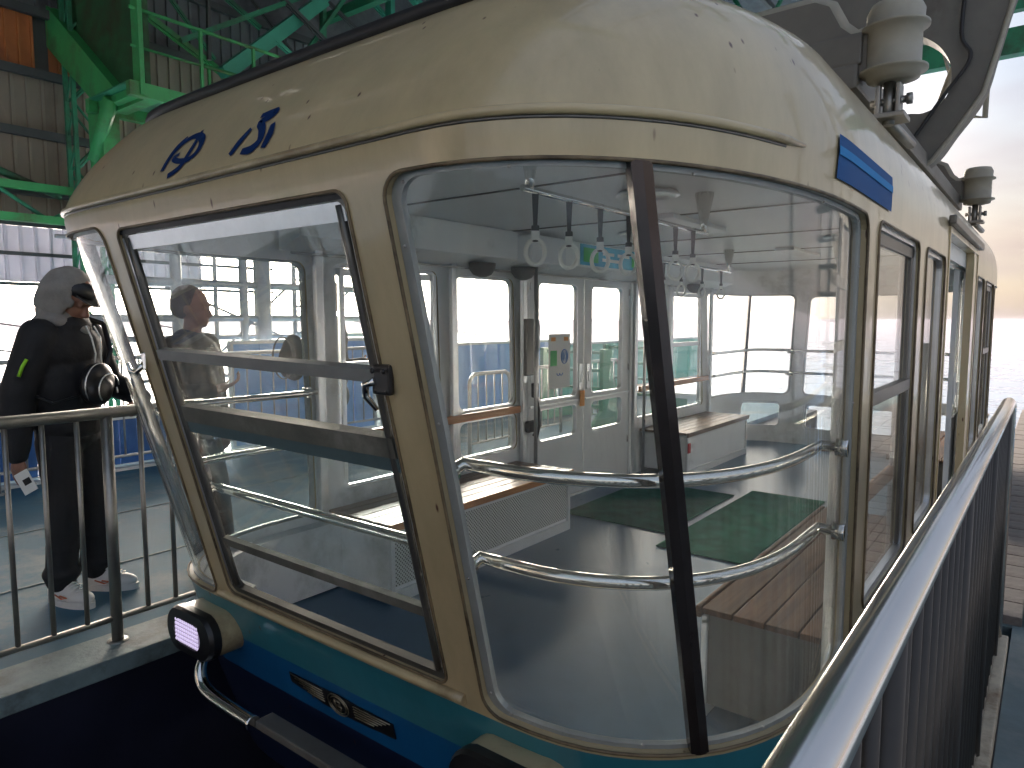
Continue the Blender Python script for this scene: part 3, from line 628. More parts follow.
b.build('latch_plate', M['black'], ow)
b = MB(); b.tube([front(.485,1.31,-.018), front(.455,1.30,-.026), front(.45,1.27,-.026), front(.47,1.235,-.018)], [.010,.010,.009,.006], 8); b.build('latch_lever', M['chrome'], ow)
b = MB(); b.box(front(-.615, 1.31, -.006), (.028, .014, .065), bev=.006); b.tube([front(-.615,1.30,-.012), front(-.64,1.275,-.03), front(-.665,1.285,-.038), front(-.665,1.312,-.038)], [.010,.011,.010,.006], 8)
b.build('window_catch', M['chrome'], ow)
# --------------------------------------------------------------- inside of the cabin
def planouter(z, d, rr=False):
    us = [-4.75+.25*i for i in range(12)]+[-1.85+.1*i for i in range(38)]+[2.0+.25*i for i in range(12)]
    a = [surf(u, z, d) for u in us]; c = [surf(u, z, d, True) for u in reversed(us)]
    r = []
    for p in a+c:
        if not r or (r[-1]-p).length > .01: r.append(p)
    return r
b = MB(); lo = planouter(0.0, .035); vs = [b.bm.verts.new(Vector((p.x, p.y, 0))) for p in lo]; b.bm.faces.new(vs)
vs2 = [b.bm.verts.new(Vector((p.x, p.y, -.08))) for p in lo]; b.bm.faces.new(vs2[::-1])
for i in range(len(vs)): b.bm.faces.new((vs[i], vs2[i], vs2[(i+1)%len(vs)], vs[(i+1)%len(vs)]))
cpart(b.build('cabin_floor', M['floor'], CAR))
b = MB(); lo = planouter(2.05, .035)
vs = [b.bm.verts.new(Vector((p.x, p.y, 2.05))) for p in lo]; b.bm.faces.new(vs)
ceil_ = cpart(b.build('ceiling', M['ceil'], CAR))
b = MB()
for y in (2.6, 3.8, 5.0, 6.2, 7.4): b.box((CX0, y, 2.047), (2.3, .008, .008))
b.build('ceiling_joint', M['grey'], ceil_)
for (x, y) in ((-1.55, 3.05), (-2.3, 4.4), (-1.2, 5.4)):
    b = MB(); b.lathe((x, y, 2.03), [(.14,.015),(.15,.0),(.12,-.004),(.11,.008)], 28); b.build('ceiling_vent', M['alu'], ceil_)
for (x, y) in ((-1.8, 4.1), (-1.8, 6.4)):
    b = MB(); b.box((x, y, 2.035), (.16, .8, .03), bev=.01); b.build('ceiling_light', M['white'], ceil_)
# header box between window heads and ceiling, both long sides
for s in (-1, 1):
    b = MB(); x0 = CX0+s*1.30; x1 = CX0+s*1.12
    b.prism([(x0, 2.1, 1.80), (x1, 2.1, 1.86), (x1, 2.1, 2.045), (x0, 2.1, 2.045)], (0, 5.8, 0)); cpart(b.build('header_box', M['inner'], CAR))
    b = MB(); b.tube([(x0-s*.03, 2.15, 1.79), (x0-s*.03, 7.85, 1.79)], .008, 6); cpart(b.build('header_pipe', M['steel'], CAR))
b = MB(); b.box((-2.92, 4.05, 1.93), (.24, .42, .19), bev=.01); cpart(b.build('speaker_box', M['ceil'], CAR))
for y in (3.55, 4.0, 7.0):
    b = MB(); b.lathe((-2.99, y, 1.80), [(.09,.02),(.085,-.02),(.06,-.055),(.02,-.07)], 20); cpart(b.build('dome_speaker', M['grey'], CAR))
# lower lining (dado) with ledge along front corners
for s in (-1,):
    b = MB(); us = [s*(.62+.07*i) for i in range(0, 24)]
    A = [surf(u, .36, .05) for u in us]; B = [surf(u, .36, .14) for u in us]
    A0 = [surf(u, .0, .13) for u in us]
    b.strip(A, B, closed=False); b.strip(B, A0, closed=False); cpart(b.build('sill_lining', M['inner'], CAR))
# hand rails round the ends
def hrail(u0, u1, z, off, mf, nm='hand_rail', r=.017, n=22):
    b = MB(); pts = [mf(u0+(u1-u0)*i/n, z, off) for i in range(n+1)]
    pts = [mf(u0, z, .02)]+pts+[mf(u1, z, .02)]
    b.tube(pts, r, 12)
    o = cpart(b.build(nm, M['chrome'], CAR))
    for p, q in ((pts[0], pts[1]), (pts[-1], pts[-2])):
        c = MB(); d = (q-p).normalized(); c.cyl(p, p+d*.035, r*1.7, 14); c.build('collar', M['chrome'], o)
    return o
for mf in (front, rear):
    for z in (1.065, .805):
        hrail(.60, 2.02, z, .10, mf); hrail(-2.02, -.66, z, .10, mf)
    hrail(-.62, .58, .80, .10, mf)
    if mf is rear: hrail(-.62, .58, 1.06, .10, mf)
# benches
def bench(name, x0, x1, y0, y1, front_x, slats, mw, perf, h=.42, lbl=None):
    b = MB(); d = 1 if x1 > x0 else -1
    xc = (x0+x1)/2; wdt = abs(x1-x0)
    b.box((xc, (y0+y1)/2, (h-.035+.05)/2), (wdt-.03, y1-y0-.03, h-.085)); 
    o = cpart(b.build(name, M['inner'] if mw is not M['wood_d'] else M['grey'], CAR))
    if lbl: o['label'] = lbl
    fx = front_x
    b = MB(); s = 1 if fx > xc else -1
    b.box((fx-s*.010, (y0+y1)/2, (h-.04+.05)/2+.01), (.006, y1-y0-.06, h-.13)); b.build('grille_panel', M['perf'] if perf else (M['inner'] if mw is not M['wood_d'] else M['grey']), o)
    b = MB()
    b.box((fx-s*.005, (y0+y1)/2, .03), (.02, y1-y0, .06)); b.box((fx-s*.006, (y0+y1)/2, h-.048), (.018, y1-y0, .026))
    for y in (y0+.012, y1-.012): b.box((fx-s*.0055, y, h/2), (.019, .024, h-.10))
    b.build('base_trim', M['white'], o)
    n = slats; pw = wdt/n; src = None
    for i in range(n):
        xx = x0+d*pw*(i+.5)
        if src is None:
            b = MB(); b.box((0,0,0), (pw-.006, y1-y0+.03, .022), bev=.003); src = b.build('slat', mw, o); src.location = (xx, (y0+y1)/2, h-.011)
        else: inst(src, (xx, (y0+y1)/2, h-.011), o)
    b = MB(); b.box((fx+s*.012, (y0+y1)/2, h-.018), (.02, y1-y0+.034, .042), bev=.005); b.build('nosing', M['wood_o'] if perf else mw, o)
    return o
bench('bench', -3.08, -2.60, 2.36, 4.02, -2.60, 6, M['wood'], True, lbl='bench with varnished slats and a perforated white front')
bench('bench', -.50, -.95, 2.36, 4.05, -.95, 4, M['wood_d'], False, lbl='bench of wide dark worn boards')
bench('bench', -3.08, -2.60, 5.98, 7.55, -2.60, 6, M['wood'], False)
bench('bench', -.50, -.95, 5.98, 7.55, -.95, 4, M['wood_d'], False)
for (x, y0, y1) in ((-3.075, 2.35, 4.07), (-3.075, 5.95, 7.6), (-.525, 2.35, 4.05), (-.525, 5.95, 7.6)):
    b = MB(); b.box((x, (y0+y1)/2, .80), (.028, y1-y0, .052), bev=.006); cpart(b.build('back_rest', M['wood_o'], CAR))
# low white cabinet in the front left corner
# pillars inside the walls
for (x, ys) in ((-3.085, (2.12+.2, 3.37, 4.13, 5.87, 6.63, 7.68)), (-.515, (2.32, 3.37, 4.14, 5.9, 6.63, 7.68))):
    for y in ys:
        b = MB(); b.box((x, y, .92), (.035, .05, 1.80), bev=.008); cpart(b.build('wall_post', M['alu'], CAR))
# grab poles
for (x, y) in ((-2.98, 4.14), (-2.98, 5.86)):
    b = MB(); b.tube([(x, y, .0), (x, y, 1.86)], .014, 12); cpart(b.build('grab_pole', M['steel'], CAR))
# straps
for x, ya, yb in ((-1.35, 1.80, 3.28), (-2.25, 4.45, 6.0), (-1.35, 5.8, 7.4)):
    b = MB(); b.tube([(x, ya, 1.865), (x, yb, 1.865)], .011, 10)
    for y in (ya+.04, yb-.04): b.tube([(x, y, 1.865), (x, y, 1.90), (x, y, 2.05)], [.014,.016,.045], 10)
    o = cpart(b.build('strap_bar', M['chrome'], CAR))
src = None
for x, ys in ((-1.35, (1.87, 2.07, 2.28, 2.50, 2.71, 2.93, 3.12)), (-2.25, (4.7, 5.0, 5.4, 5.8)), (-1.35, (6.0, 6.4, 6.8, 7.2))):
    for y in ys:
        if src is None:
            b = MB(); z = 0
            b.prism([(-.012,0,.012),(-.006,0,-.13),(.006,0,-.13),(.012,0,.012),(.0,0,.018)], (0,.003,0))
            b.box((0,.0015,-.135), (.026,.014,.055), bev=.004)
            src = b.build('hand_strap', M['strap'], CAR)
            r = MB(); r.tube([(.032*math.cos(t), .0015, -.196+.042*math.sin(t)) for t in [2*math.pi*k/20 for k in range(20)]], .0078, 8, closed=True)
            r.box((0,.0015,-.140), (.028,.016,.03), bev=.004); rg = r.build('ring', M['ring'], src)
            src.location = Vector((x, y, 1.86))-CARK; src.rotation_euler = (0,0,.7); src.scale = (.97,)*3
        else:
            c = copy_tree(src, CAR); c.location = Vector((x, y, 1.86))-CARK; c.rotation_euler = (random.uniform(-.05,.05), 0, random.uniform(.4, 1.0))
# doors
def door(x, y0, y1, holes, hx, name='door', m=None, out=1):
    """leaf in the plane x, y0..y1; holes = list of (y0,y1,z0,z1)"""
    mf = lambda a, z, o=0: Vector((x+o*out, a, z))
    O = rrect(y0, y1, .012, 1.905, .012, step=.3, cs=2)
    H = [rrect(*h, .05, step=.3, cs=5) for h in holes]
    d = cpart(sheet(name, O, H, mf, .03, [M['white'], M['white']], CAR, su=.5, sz=.5))
    for f in d.data.polygons: f.use_smooth = False
    for h, P in zip(holes, H):
        fr = ringpart('window_frame', P, shrink(P, *h, .012), mf, -.004, .034, M['alu'], d)
        sheet('pane', shrink(P, *h, .008), [], mf, .005, [M['glass']], d, su=.6, sz=.6, off=.012)
    b = MB(); b.box((x+.035*1, hx, .98), (.016, .045, .22), bev=.006); b.box((x+.048, hx, .98), (.012, .018, .09), bev=.004); b.build('handle', M['alu'], d)
    b = MB(); b.box((x+.038, (y0+y1)/2, .79), (.012, y1-y0-.02, .018), bev=.003); b.build('push_bar', M['alu'], d)
    b = MB()
    for z in (.35, 1.02, 1.70): b.cyl((x+.035, y1-.012 if hx < (y0+y1)/2 else y0+.012, z-.03), (x+.035, y1-.012 if hx < (y0+y1)/2 else y0+.012, z+.03), .008, 10)
    b.build('hinge', M['steel'], d)
    return d
d1 = door(-3.135, 4.215, 4.995, [(4.34, 4.90, .82, 1.74), (4.34, 4.90, .50, .765)], 4.94)
d2 = door(-3.135, 5.005, 5.785, [(5.11, 5.66, .82, 1.74), (5.11, 5.66, .50, .765)], 5.06)
d3 = door(-.56, 5.62, 6.40, [(5.74, 6.28, .82, 1.74)], 5.68)
# door jamb and awning on the right
b = MB()
b.box((-.475, 4.245, .95), (.06, .03, 1.9)); b.box((-.475, 5.885, .95), (.06, .03, 1.9)); b.box((-.475, 5.06, 1.912), (.06, 1.66, .03)); cpart(b.build('door_frame', M['cream'], CAR))
b = MB(); b.box((-.435, 5.06, 1.955), (.035, 1.75, .045), bev=.008); cpart(b.build('door_header', M['dalu'], CAR))
b = MB(); b.box((-.475, 5.06, .004), (.09, 1.6, .012), bev=.003); cpart(b.build('door_sill', M['alu'], CAR))
b = MB(); b.box((-3.12, 5.0, .004), (.09, 1.6, .012), bev=.003); cpart(b.build('door_sill', M['alu'], CAR))
b = MB(); b.box((-3.125, 4.20, .95), (.07, .03, 1.9)); b.box((-3.125, 5.80, .95), (.07, .03, 1.9)); cpart(b.build('door_frame', M['inner'], CAR))
# notices
po = MB(); po.box((-3.095, 4.62, 1.125), (.003, .30, .43)); po = po.build('poster', M['paper'], d1)
b = MB(); b.box((-3.0925, 4.535, 1.15), (.002, .09, .12)); b.build('poster_print', M['pgreen'], po)
b = MB(); b.tube([(-3.091, 4.685+.045*math.cos(t), 1.16+.055*math.sin(t)) for t in [2*math.pi*k/20 for k in range(20)]], .004, 5, closed=True)
b.tube([(-3.091, 4.685+.03*math.cos(t), 1.16+.037*math.sin(t)) for t in [2*math.pi*k/20 for k in range(20)]], .003, 5, closed=True)
b.tube([(-3.091, 4.675, 1.135), (-3.091, 4.675, 1.185)], .003, 5); b.tube([(-3.091,4.675,1.183),(-3.091,4.698,1.175),(-3.091,4.68,1.162),(-3.091,4.70,1.148),(-3.091,4.675,1.137)], .003, 5)
b.tube([(-3.091, 4.60+.02*math.cos(t), 1.03+.018*math.sin(t)) for t in [math.pi+math.pi*k/8 for k in range(9)]], .003, 5); b.tube([(-3.091, 4.64+.02*math.cos(t), 1.03+.018*math.sin(t)) for t in [math.pi+math.pi*k/8 for k in range(9)]], .003, 5)
b.build('poster_print', M['pblue'], po)
b = MB(); b.box((-3.0925, 4.53, 1.30), (.002, .06, .03)); b.box((-3.0925, 4.71, 1.30), (.002, .06, .03)); b.build('poster_print', M['porange'], po)
b = MB(); b.box((-3.085, 4.95, .80), (.003, .07, .13)); b.build('warning_sticker', M['porange'], d1)
st = MB(); st.box((-2.912, 5.25, 1.955), (.004, 1.25, .16)); st = cpart(st.build('advert_strip', M['pcyan'], CAR))
b = MB()
for (y, wd) in ((4.78, .22), (5.55, .2)): b.box((-2.909, y, 1.955), (.002, wd, .11))
b.build('advert_print', M['pgreen'], st)
b = MB()
for y, z, wd in ((5.05,1.98,.18),(5.3,1.98,.2),(5.1,1.93,.3),(5.75,1.97,.12)): b.box((-2.908, y, z), (.002, wd, .025))
b.build('advert_print', M['paper'], st)
# intercom handset and fittings on the pillar beside the door
b = MB(); b.box((-3.06, 4.16, 1.25), (.03, .10, .42), bev=.01); ph = cpart(b.build('intercom', M['dalu'], CAR))
b = MB(); b.tube([(-3.02, 4.20, 1.44), (-3.0, 4.20, 1.40), (-3.0, 4.20, 1.26), (-3.02, 4.20, 1.22)], [.02,.013,.013,.022], 10); b.build('receiver', M['alu'], ph)
b = MB(); b.box((-3.03, 4.20, .93), (.04, .05, .11), bev=.01); b.tube([(-3.02,4.20,.88),(-3.0,4.21,.78),(-3.0,4.215,.66),(-3.02,4.21,.58),(-3.04,4.19,.60)], .012, 8); b.box((-3.045,4.17,.66),(.05,.1,.09), bev=.02); b.build('receiver', M['black'], ph)
b = MB(); b.box((-2.585, 5.995, .28), (.01,.05,.09)); cpart(b.build('red_tag', M['red'], CAR))
# ------------------------------------------------------------------ suspension on the roof
def rot_y(poly, y): return [(p[0], y, p[1]) for p in poly]
yA = 5.0
b = MB()
arm = [(-.28,3.25),(-.34,2.99),(-.40,2.75),(-.53,2.55),(-.64,2.40),(-.86,2.27),(-.98,2.30),(-.92,2.55),(-.81,2.69),(-.70,2.69),(-.61,2.73),(-.565,2.82),(-.575,2.96),(-.66,3.09),(-.80,3.16),(-1.05,3.12),(-1.2,2.95),(-1.45,2.90),(-1.6,3.05),(-1.55,3.30),(-1.2,3.55),(-.8,3.72),(-.45,3.9),(-.30,4.1),(-.12,4.0),(-.18,3.6)]
def smooth_loop(P_, k=5):
    n = len(P_); o = []
    for i in range(n):
        p0, p1, p2, p3 = (Vector(P_[(i+q) % n]) for q in (-1, 0, 1, 2))
        for j in range(k):
            t = j/k; o.append(tuple(.5*((2*p1)+(-p0+p2)*t+(2*p0-5*p1+4*p2-p3)*t*t+(-p0+3*p1-3*p2+p3)*t**3)))
    return o
b.prism(rot_y(smooth_loop(arm), yA-.05), (0,.16,0)); arm_o = cpart(b.build('hanger_arm', M['grey'], CAR))
b = MB(); b.tube([(p[0], yA-.055, p[1]) for p in ((-.18,3.6),(-.28,3.25),(-.34,2.99),(-.40,2.75),(-.53,2.55),(-.64,2.40),(-.80,2.29))], .014, 8); b.build('flange', M['lgrey'], arm_o)
b = MB(); b.tube([(-.50, yA-.08, 3.5), (-.52, yA-.09, 3.1), (-.47, yA-.09, 2.95), (-.60, yA-.09, 2.75), (-.80, yA-.09, 2.45), (-.9, yA-.08, 2.35)], .011, 8, sm=6); b.build('cable', M['rubber'], arm_o)
b = MB(); b.box((CX0, yA, 2.42), (1.7, .22, .16), bev=.02); b.box((CX0, yA, 2.62), (.5, .3, .3), bev=.03); cpart(b.build('cross_beam', M['grey'], CAR))
for x in (-.72, -2.88):
    b = MB(); b.box((x, yA, 2.40), (.12, 3.9, .10), bev=.015); cpart(b.build('side_beam', M['grey'], CAR))
def damper(x, y):
    b = MB(); b.lathe((x, y, 2.36), [(.05,0),(.092,.010),(.095,.03),(.118,.035),(.118,.045),(.094,.05),(.094,.19),(.118,.195),(.118,.205),(.098,.212),(.100,.255),(.085,.285),(.03,.295)], 32)
    o = cpart(b.build('damper', M['lgrey'], CAR))
    b = MB(); b.cyl((x-.01, y, 2.20), (x-.01, y, 2.37), .022, 12); b.box((x-.045, y, 2.29), (.018, .07, .12), bev=.005); b.box((x+.025, y, 2.29), (.018, .07, .12), bev=.005); b.cyl((x-.075, y, 2.29), (x+.06, y, 2.29), .014, 10); b.cyl((x+.05,y,2.29),(x+.07,y,2.29),.022,6); b.box((x-.01, y+.0, 2.225), (.13, .14, .02), bev=.004); b.tube([(x-.02,y+.06,2.23),(x+.02,y+.35,2.19)], .02, 8)
    b.build('damper_foot', M['dsteel'], o)
    b = MB(); s = 1 if x > CX0 else -1
    pl = [(x-s*.09, 2.405), (x-s*.09, 2.56), (x-s*.14, 2.555), (x-s*.19, 2.60), (x-s*.235, 2.69), (x-s*.29, 2.72), (x-s*.60, 2.72), (x-s*.75, 2.60), (x-s*.75, 2.40), (x-s*.55, 2.30), (x-s*.28, 2.34)]
    b.prism(rot_y(pl, y-.03), (0,.06,0)); b.build('bracket_plate', M['grey'], o)
    b = MB(); b.tube([(p[0], y, p[1]) for p in pl[1:8]], .012, 6, flat=3.0); b.build('bracket_flange', M['lgrey'], o)
    return o
for y in (3.1, 6.75):
    damper(-.545, y); damper(2*CX0+.545, y)
for yy in (3.1, 6.75):
    b = MB(); b.box((-1.2, yy, 2.50), (1.1,.10,.12), bev=.01); cpart(b.build('cross_tube', M['grey'], CAR))
b = MB(); b.tube([(-.80, 5.3, 2.35), (-.62, 5.3, 2.95), (-.3, 5.3, 3.9)], .018, 8); cpart(b.build('conduit', M['lgrey'], CAR))
# ------------------------------------------------------------------ floor mats (lie on the cabin floor)
for (x0, x1, y0, y1, lb) in ((-2.85,-2.02,4.32,5.62,'green ribbed rubber mat on the cabin floor beside the closed double door'), (-1.95,-1.37,4.03,5.86,'green ribbed rubber mat on the cabin floor in front of the dark bench')):
    b = MB(); b.box(((x0+x1)/2, (y0+y1)/2, .0065), (x1-x0, y1-y0, .009), bev=.003)
    tag(b.build('floor_mat', M['mat']), lb, 'mat', 'green floor mats inside the cabin')
# ------------------------------------------------------------------ ground, platforms, sea
def struct(b, name, m): return tag(b.build(name, m), kind='structure')
b = MB(); b.box((0,0,-300.5), (80000,80000,1)); struct(b, 'sea', M['sea'])
b = MB(); b.box((-5.24, 0.5, -.15), (3.72, 17, .30)); b.box((-5.24, 11, -.151), (3.72, 4, .30)); struct(b, 'platform_left', M['deck'])
b = MB()
for k in range(6): b.box((-3.24, -6.5+2.6*k+.5, -.03), (.27, 2.59, .08), bev=.006)
struct(b, 'kerb_left', M['kerb'])
b = MB()
for x in (-4.35, -5.5): b.box((x, 1, .0035), (.012, 15, .003))
struct(b, 'platform_seam_line', M['kerb'])
M['deck2'] = mat('worn_teal_grey_deck', (.12,.17,.18), .6, var=.25, scale=4, dirt=(.22,.24,.23), dirt_amt=.5, bump=.2)
b = MB(); b.box((2.5, -1.5, -.15), (5.16, 11, .30)); struct(b, 'platform_right', M['deck2'])
b = MB(); b.box((2.15, 9.6, -.16), (4.9, 11.2, .30)); struct(b, 'boarding_bay', M['kerb'])
src = None
for i in range(5):
    for j in range(44):
        x = -.19+.30*i; y = 4.14+.22*j
        if src is None:
            bq = MB(); bq.box((0,0,0), (.29,.21,.05), bev=.004); src = bq.build('paver', M['paver'], bpy.data.objects['boarding_bay']); src.location = (x, y, .008)
        else: inst(src, (x+random.uniform(-.002,.002), y, .008+random.uniform(-.003,.003)))
b = MB(); b.box((-1.65, 1.5, -1.35), (3.5, 30, .3)); struct(b, 'pit_floor', M['navy'])
b = MB(); b.box((-3.25, 1.5, -.67), (.28, 22, 1.2)); b.box((-.03, -1.5, -.76), (.02, 10.8, 1.0)); b.box((-1.65,-4.5,-.7),(3.3,.2,1.1)); struct(b, 'pit_wall', M['navy'])
b = MB(); b.box((-2.98, .45, -.16), (.26, .50, .10), bev=.01, rot=None); tag(b.build('guide_block', M['kerb']), 'worn grey docking block at the pit edge in the lower left corner', 'block')
# ------------------------------------------------------------------ railings
def railing(x, y0, y1, ht, r, br, step, posts, label, cat='railing', bottom=.10, pr=.024, m='steel', z0=0.0, first=None, curved=False, m2=None):
    m2 = m2 or m
    root = empty('platform_railing', (x, (y0+y1)/2, z0)); tag(root, label, cat)
    K = Vector((x, (y0+y1)/2, z0))
    b = MB(); pts = [Vector((0, y0, ht)), Vector((0, y1, ht))]
    if curved: pts = [Vector((0,y0,ht)), Vector((0,y1-.07,ht)), Vector((0,y1-.035,ht-.004)), Vector((0,y1-.01,ht-.02)), Vector((0,y1,ht-.05)), Vector((0,y1,.02))]
    b.tube([p-Vector((0,K.y,0)) for p in pts], r, 24); b.build('top_rail', M[m], root)
    b = MB(); b.tube([(0,y0-K.y,bottom),(0,y1-K.y,bottom)], .014, 8); b.build('bottom_rail', M[m], root)
    ps = posts
    s1 = None
    for y in ps:
        if s1 is None:
            b = MB(); b.cyl((0,0,0),(0,0,ht-r*.5), pr, 16); b.lathe((0,0,0), [(.045,0),(.045,.012),(.03,.016)], 16); s1 = b.build('post', M[m2], root); s1.location = (0, y-K.y, 0)
        else: inst(s1, (0, y-K.y, 0), root)
    s2 = None; y = first if first is not None else y0+step
    while y < y1-.02:
        if all(abs(y-q) > .045 for q in ps):
            if s2 is None:
                b = MB(); b.cyl((0,0,bottom),(0,0,ht-r*.4), br, 10); s2 = b.build('baluster', M[m2], root); s2.location = (0, y-K.y, 0)
            else: inst(s2, (0, y-K.y, 0), root)
        y += step
    return root
railing(-3.27, -1.5, 1.76, 1.045, .026, .0105, .13, (-1.4, -.05, 1.32), 'steel railing with a round top rail in front of the man in the hooded jacket', first=-1.4, bottom=.115, m='dsteel')
railing(-.135, -1.4, 3.67, 1.10, .0255, .0125, .10, (-.9, .9, 1.75, 2.6, 3.45), 'long brushed steel handrail running along the right side of the cable car', first=-1.3, bottom=.07, pr=.021, curved=True, m='rail', m2='bal')
railing(-6.85, -3.0, 7.4, 1.10, .020, .009, .16, (-2.9,-1.3,.3,1.9,3.5,5.1,6.7), 'thin grey railing along the far edge of the left platform', bottom=.18, m='tube')
b = MB(); b.box((-.105, 1.1, .03), (.04, 5.2, .06), bev=.006); tag(b.build('toe_board', M['creamkerb']), 'chipped cream toe board at the foot of the right handrail', 'toe board')
b = MB(); b.cyl((-.06,7.0,0),(-.06,7.0,1.25),.035,16); b.lathe((-.06,7.0,0), [(.07,0),(.07,.015),(.04,.02)], 16); tag(b.build('bollard_post', M['dsteel']), 'dark steel post standing on the brown pavers beyond the handrail', 'post')
# ------------------------------------------------------------------ far edge of left platform: parapet panels
def panel(y0, y1, x, z0, z1, m, label, cat='parapet panel', fm='pale', grp='painted panels along the far side of the left platform'):
    root = empty('parapet_panel', (x, (y0+y1)/2, z0)); tag(root, label, cat, grp)
    b = MB(); n = max(1, round((y1-y0)/.35)); pw = (y1-y0-.06)/n
    src = None
    for i in range(n):
        yy = -(y1-y0)/2+.03+pw*(i+.5)
        if src is None:
            q = MB(); q.box((0,0,0), (.03, pw-.008, z1-z0-.05), bev=.003); src = q.build('board', M[m], root); src.location = (0, yy, (z1-z0)/2)
        else: inst(src, (random.uniform(-.004,.004), yy, (z1-z0)/2), root)
    b.box((0,0,z1-z0-.02), (.06, y1-y0, .04), bev=.004); b.box((0,0,.02), (.06, y1-y0, .04), bev=.004)
    for yy in (-(y1-y0)/2+.02, (y1-y0)/2-.02): b.box((0,yy,(z1-z0)/2), (.06,.04,z1-z0-.08))
    b.build('frame', M[fm], root); return root
panel(-3.0, 4.1, -7.2, 0, .52, 'dbluep', 'low dark blue panel behind the man, under the thin railing')
panel(4.2, 6.3, -7.2, 0, 1.22, 'bluep', 'tall sky blue panel seen through the opening front window')
panel(6.35, 7.85, -7.2, 0, 1.12, 'greenp', 'sea green panel between two blue ones, seen through the first sash window')
panel(7.9, 10.6, -7.2, 0, 1.10, 'bluep', 'long sky blue panel seen through the narrow window beside the intercom')
panel(10.65, 17.5, -7.2, 0, 1.02, 'greenp', 'sea green panel seen through the double door and the far window')
b = MB(); b.box((-7.08, 3.5, .015), (.10, 20, .03), bev=.004); tag(b.build('white_edging', M['pale']), 'white edging strip along the foot of the far blue wall', 'edging')
# tubular barrier seen through the narrow window
for k, (ya, yb) in enumerate(((5.6, 6.3), (6.5, 7.5), (8.0, 9.2))):
    b = MB(); xx = -4.9-.1*k; pts = [(xx,ya,0),(xx,ya,.78),(xx,ya+.03,.84),(xx,ya+.09,.87),(xx,yb-.09,.87),(xx,yb-.03,.84),(xx,yb,.78),(xx,yb,0)]
    b.tube(pts, .022, 10)
    n = int((yb-ya)/.14)
    for i in range(1, n): b.cyl((xx, ya+(yb-ya)*i/n, .12), (xx, ya+(yb-ya)*i/n, .86), .009, 8)
    b.tube([(xx,ya,.12),(xx,yb,.12)], .012, 8)
    tag(b.build('queue_barrier', M['tube']), ['short tubular barrier on the left platform, nearest to the man', 'middle tubular barrier on the left platform', 'farthest and widest tubular barrier, in front of the long blue panel'][k], 'barrier', 'tubular queue barriers on the left platform')
# green stairs / seat frames beyond the door
for k, (ya) in enumerate((8.6, 10.4)):
    root = empty('boarding_steps', (-5.9, ya, 0)); tag(root, ['nearer teal green steel stair frame outside the double door', 'farther teal green steel stair frame outside the double door'][k], 'stair', 'teal green stair frames outside the cabin')
    b = MB(); b.prism([(0,-.6,0),(0,.7,0),(0,.7,.12),(0,.1,.2),(0,-.15,1.05),(0,-.3,1.05),(0,-.3,.2)], (.06,0,0)); b.prism([(1.0,-.6,0),(1.0,.7,0),(1.0,.7,.12),(1.0,.1,.2),(1.0,-.15,1.05),(1.0,-.3,1.05),(1.0,-.3,.2)], (.06,0,0)); b.build('side_plate', M['teal'], root)
    for z in (.25, .5, .75, 1.0):
        b = MB(); b.box((.53,-.2,z), (1.06,.03,.04)); b.build('slat', M['teal'], root)
# ------------------------------------------------------------------ shed wall on the left
WX = -11.0
wall = empty('station_wall', (WX, 0, 0)); tag(wall, 'tall station side wall of ribbed brown cladding with a white translucent band', 'wall')
def rib_panel(name, w_, h_, m, parent, ribs):
    w_ += .03
    b = MB(); n = ribs; A = []; 
    prof = []
    for i in range(n):
        s0 = -w_/2+w_*i/n; q = w_/n
        prof += [(s0, 0), (s0+q*.70, 0), (s0+q*.76, .03), (s0+q*.94, .03)]
    prof.append((w_/2, 0))
    b.strip([Vector((p[1], p[0], -h_/2)) for p in prof], [Vector((p[1], p[0], h_/2)) for p in prof], closed=False)
    b.strip([Vector((p[1]-.012, p[0], -h_/2)) for p in prof], [Vector((p[1]-.012, p[0], h_/2)) for p in prof], closed=False)
    o = b.build(name, m, parent)
    for f in o.data.polygons: f.use_smooth = False
    return o
rows = [(1.96, 2.70, 'translucent_panel', 'trans'), (2.72, 3.17, 'cladding_panel', 'clad'), (3.18, 3.92, 'cladding_panel', 'clad'), (3.95, 4.70, 'cladding_panel', 'clad')]
for z0, z1, nm, mm in rows:
    src = None; y = -11.5
    while y < (6.5 if z0 < 4.7 else 19.0):
        if src is None: src = rib_panel(nm, 1.04, z1-z0, M[mm], wall, 6); src.location = (0, y, (z0+z1)/2)
        else: inst(src, (random.uniform(-.006,.006), y, (z0+z1)/2), wall)
        y += 1.06
src = None; so_ = None; y = -11.5; k = 0
while y < 19.0:
    nm, mm = (('orange_panel', 'orange') if 2.0 < y < 5.3 else ('cladding_panel', 'clad'))
    if mm == 'orange' and so_ is None: so_ = rib_panel(nm, .86, .74, M[mm], wall, 6); so_.location = (0, y, 5.12)
    elif mm == 'orange': inst(so_, (0, y, 5.12), wall)
    elif src is None: src = rib_panel(nm, 1.04, .85, M[mm], wall, 6); src.location = (0, y, 5.12)
    else: inst(src, (0, y, 5.12), wall)
    y += 1.06
b = MB(); b.box((-.1, 3.7, 7.1), (.06, 31, 3.1)); b.build('gable_sheet', M['roofd'], wall); b = MB(); b.box((-.06, 3.7, 5.1), (.02, 31, .86)); b.build('backing_sheet', M['girt'], wall)
src = None; y = -11.5
while y < 19:
    if src is None: src = rib_panel('roof_side_panel', 1.04, .9, M['roofd'], wall, 6); src.location = (0, y, 6.0)
    else: inst(src, (0, y, 6.0), wall)
    y += 1.06
src = None
for z in (1.93, 2.33, 2.72, 3.16, 3.93, 4.72, 5.52, 6.45):
    q = MB(); q.box((.07, -2.2 if z < 4.7 else 3.8, z), (.08, 18.9 if z < 4.7 else 31, .11 if z > 3 else .045)); q.build('girt', M['girt'], wall)
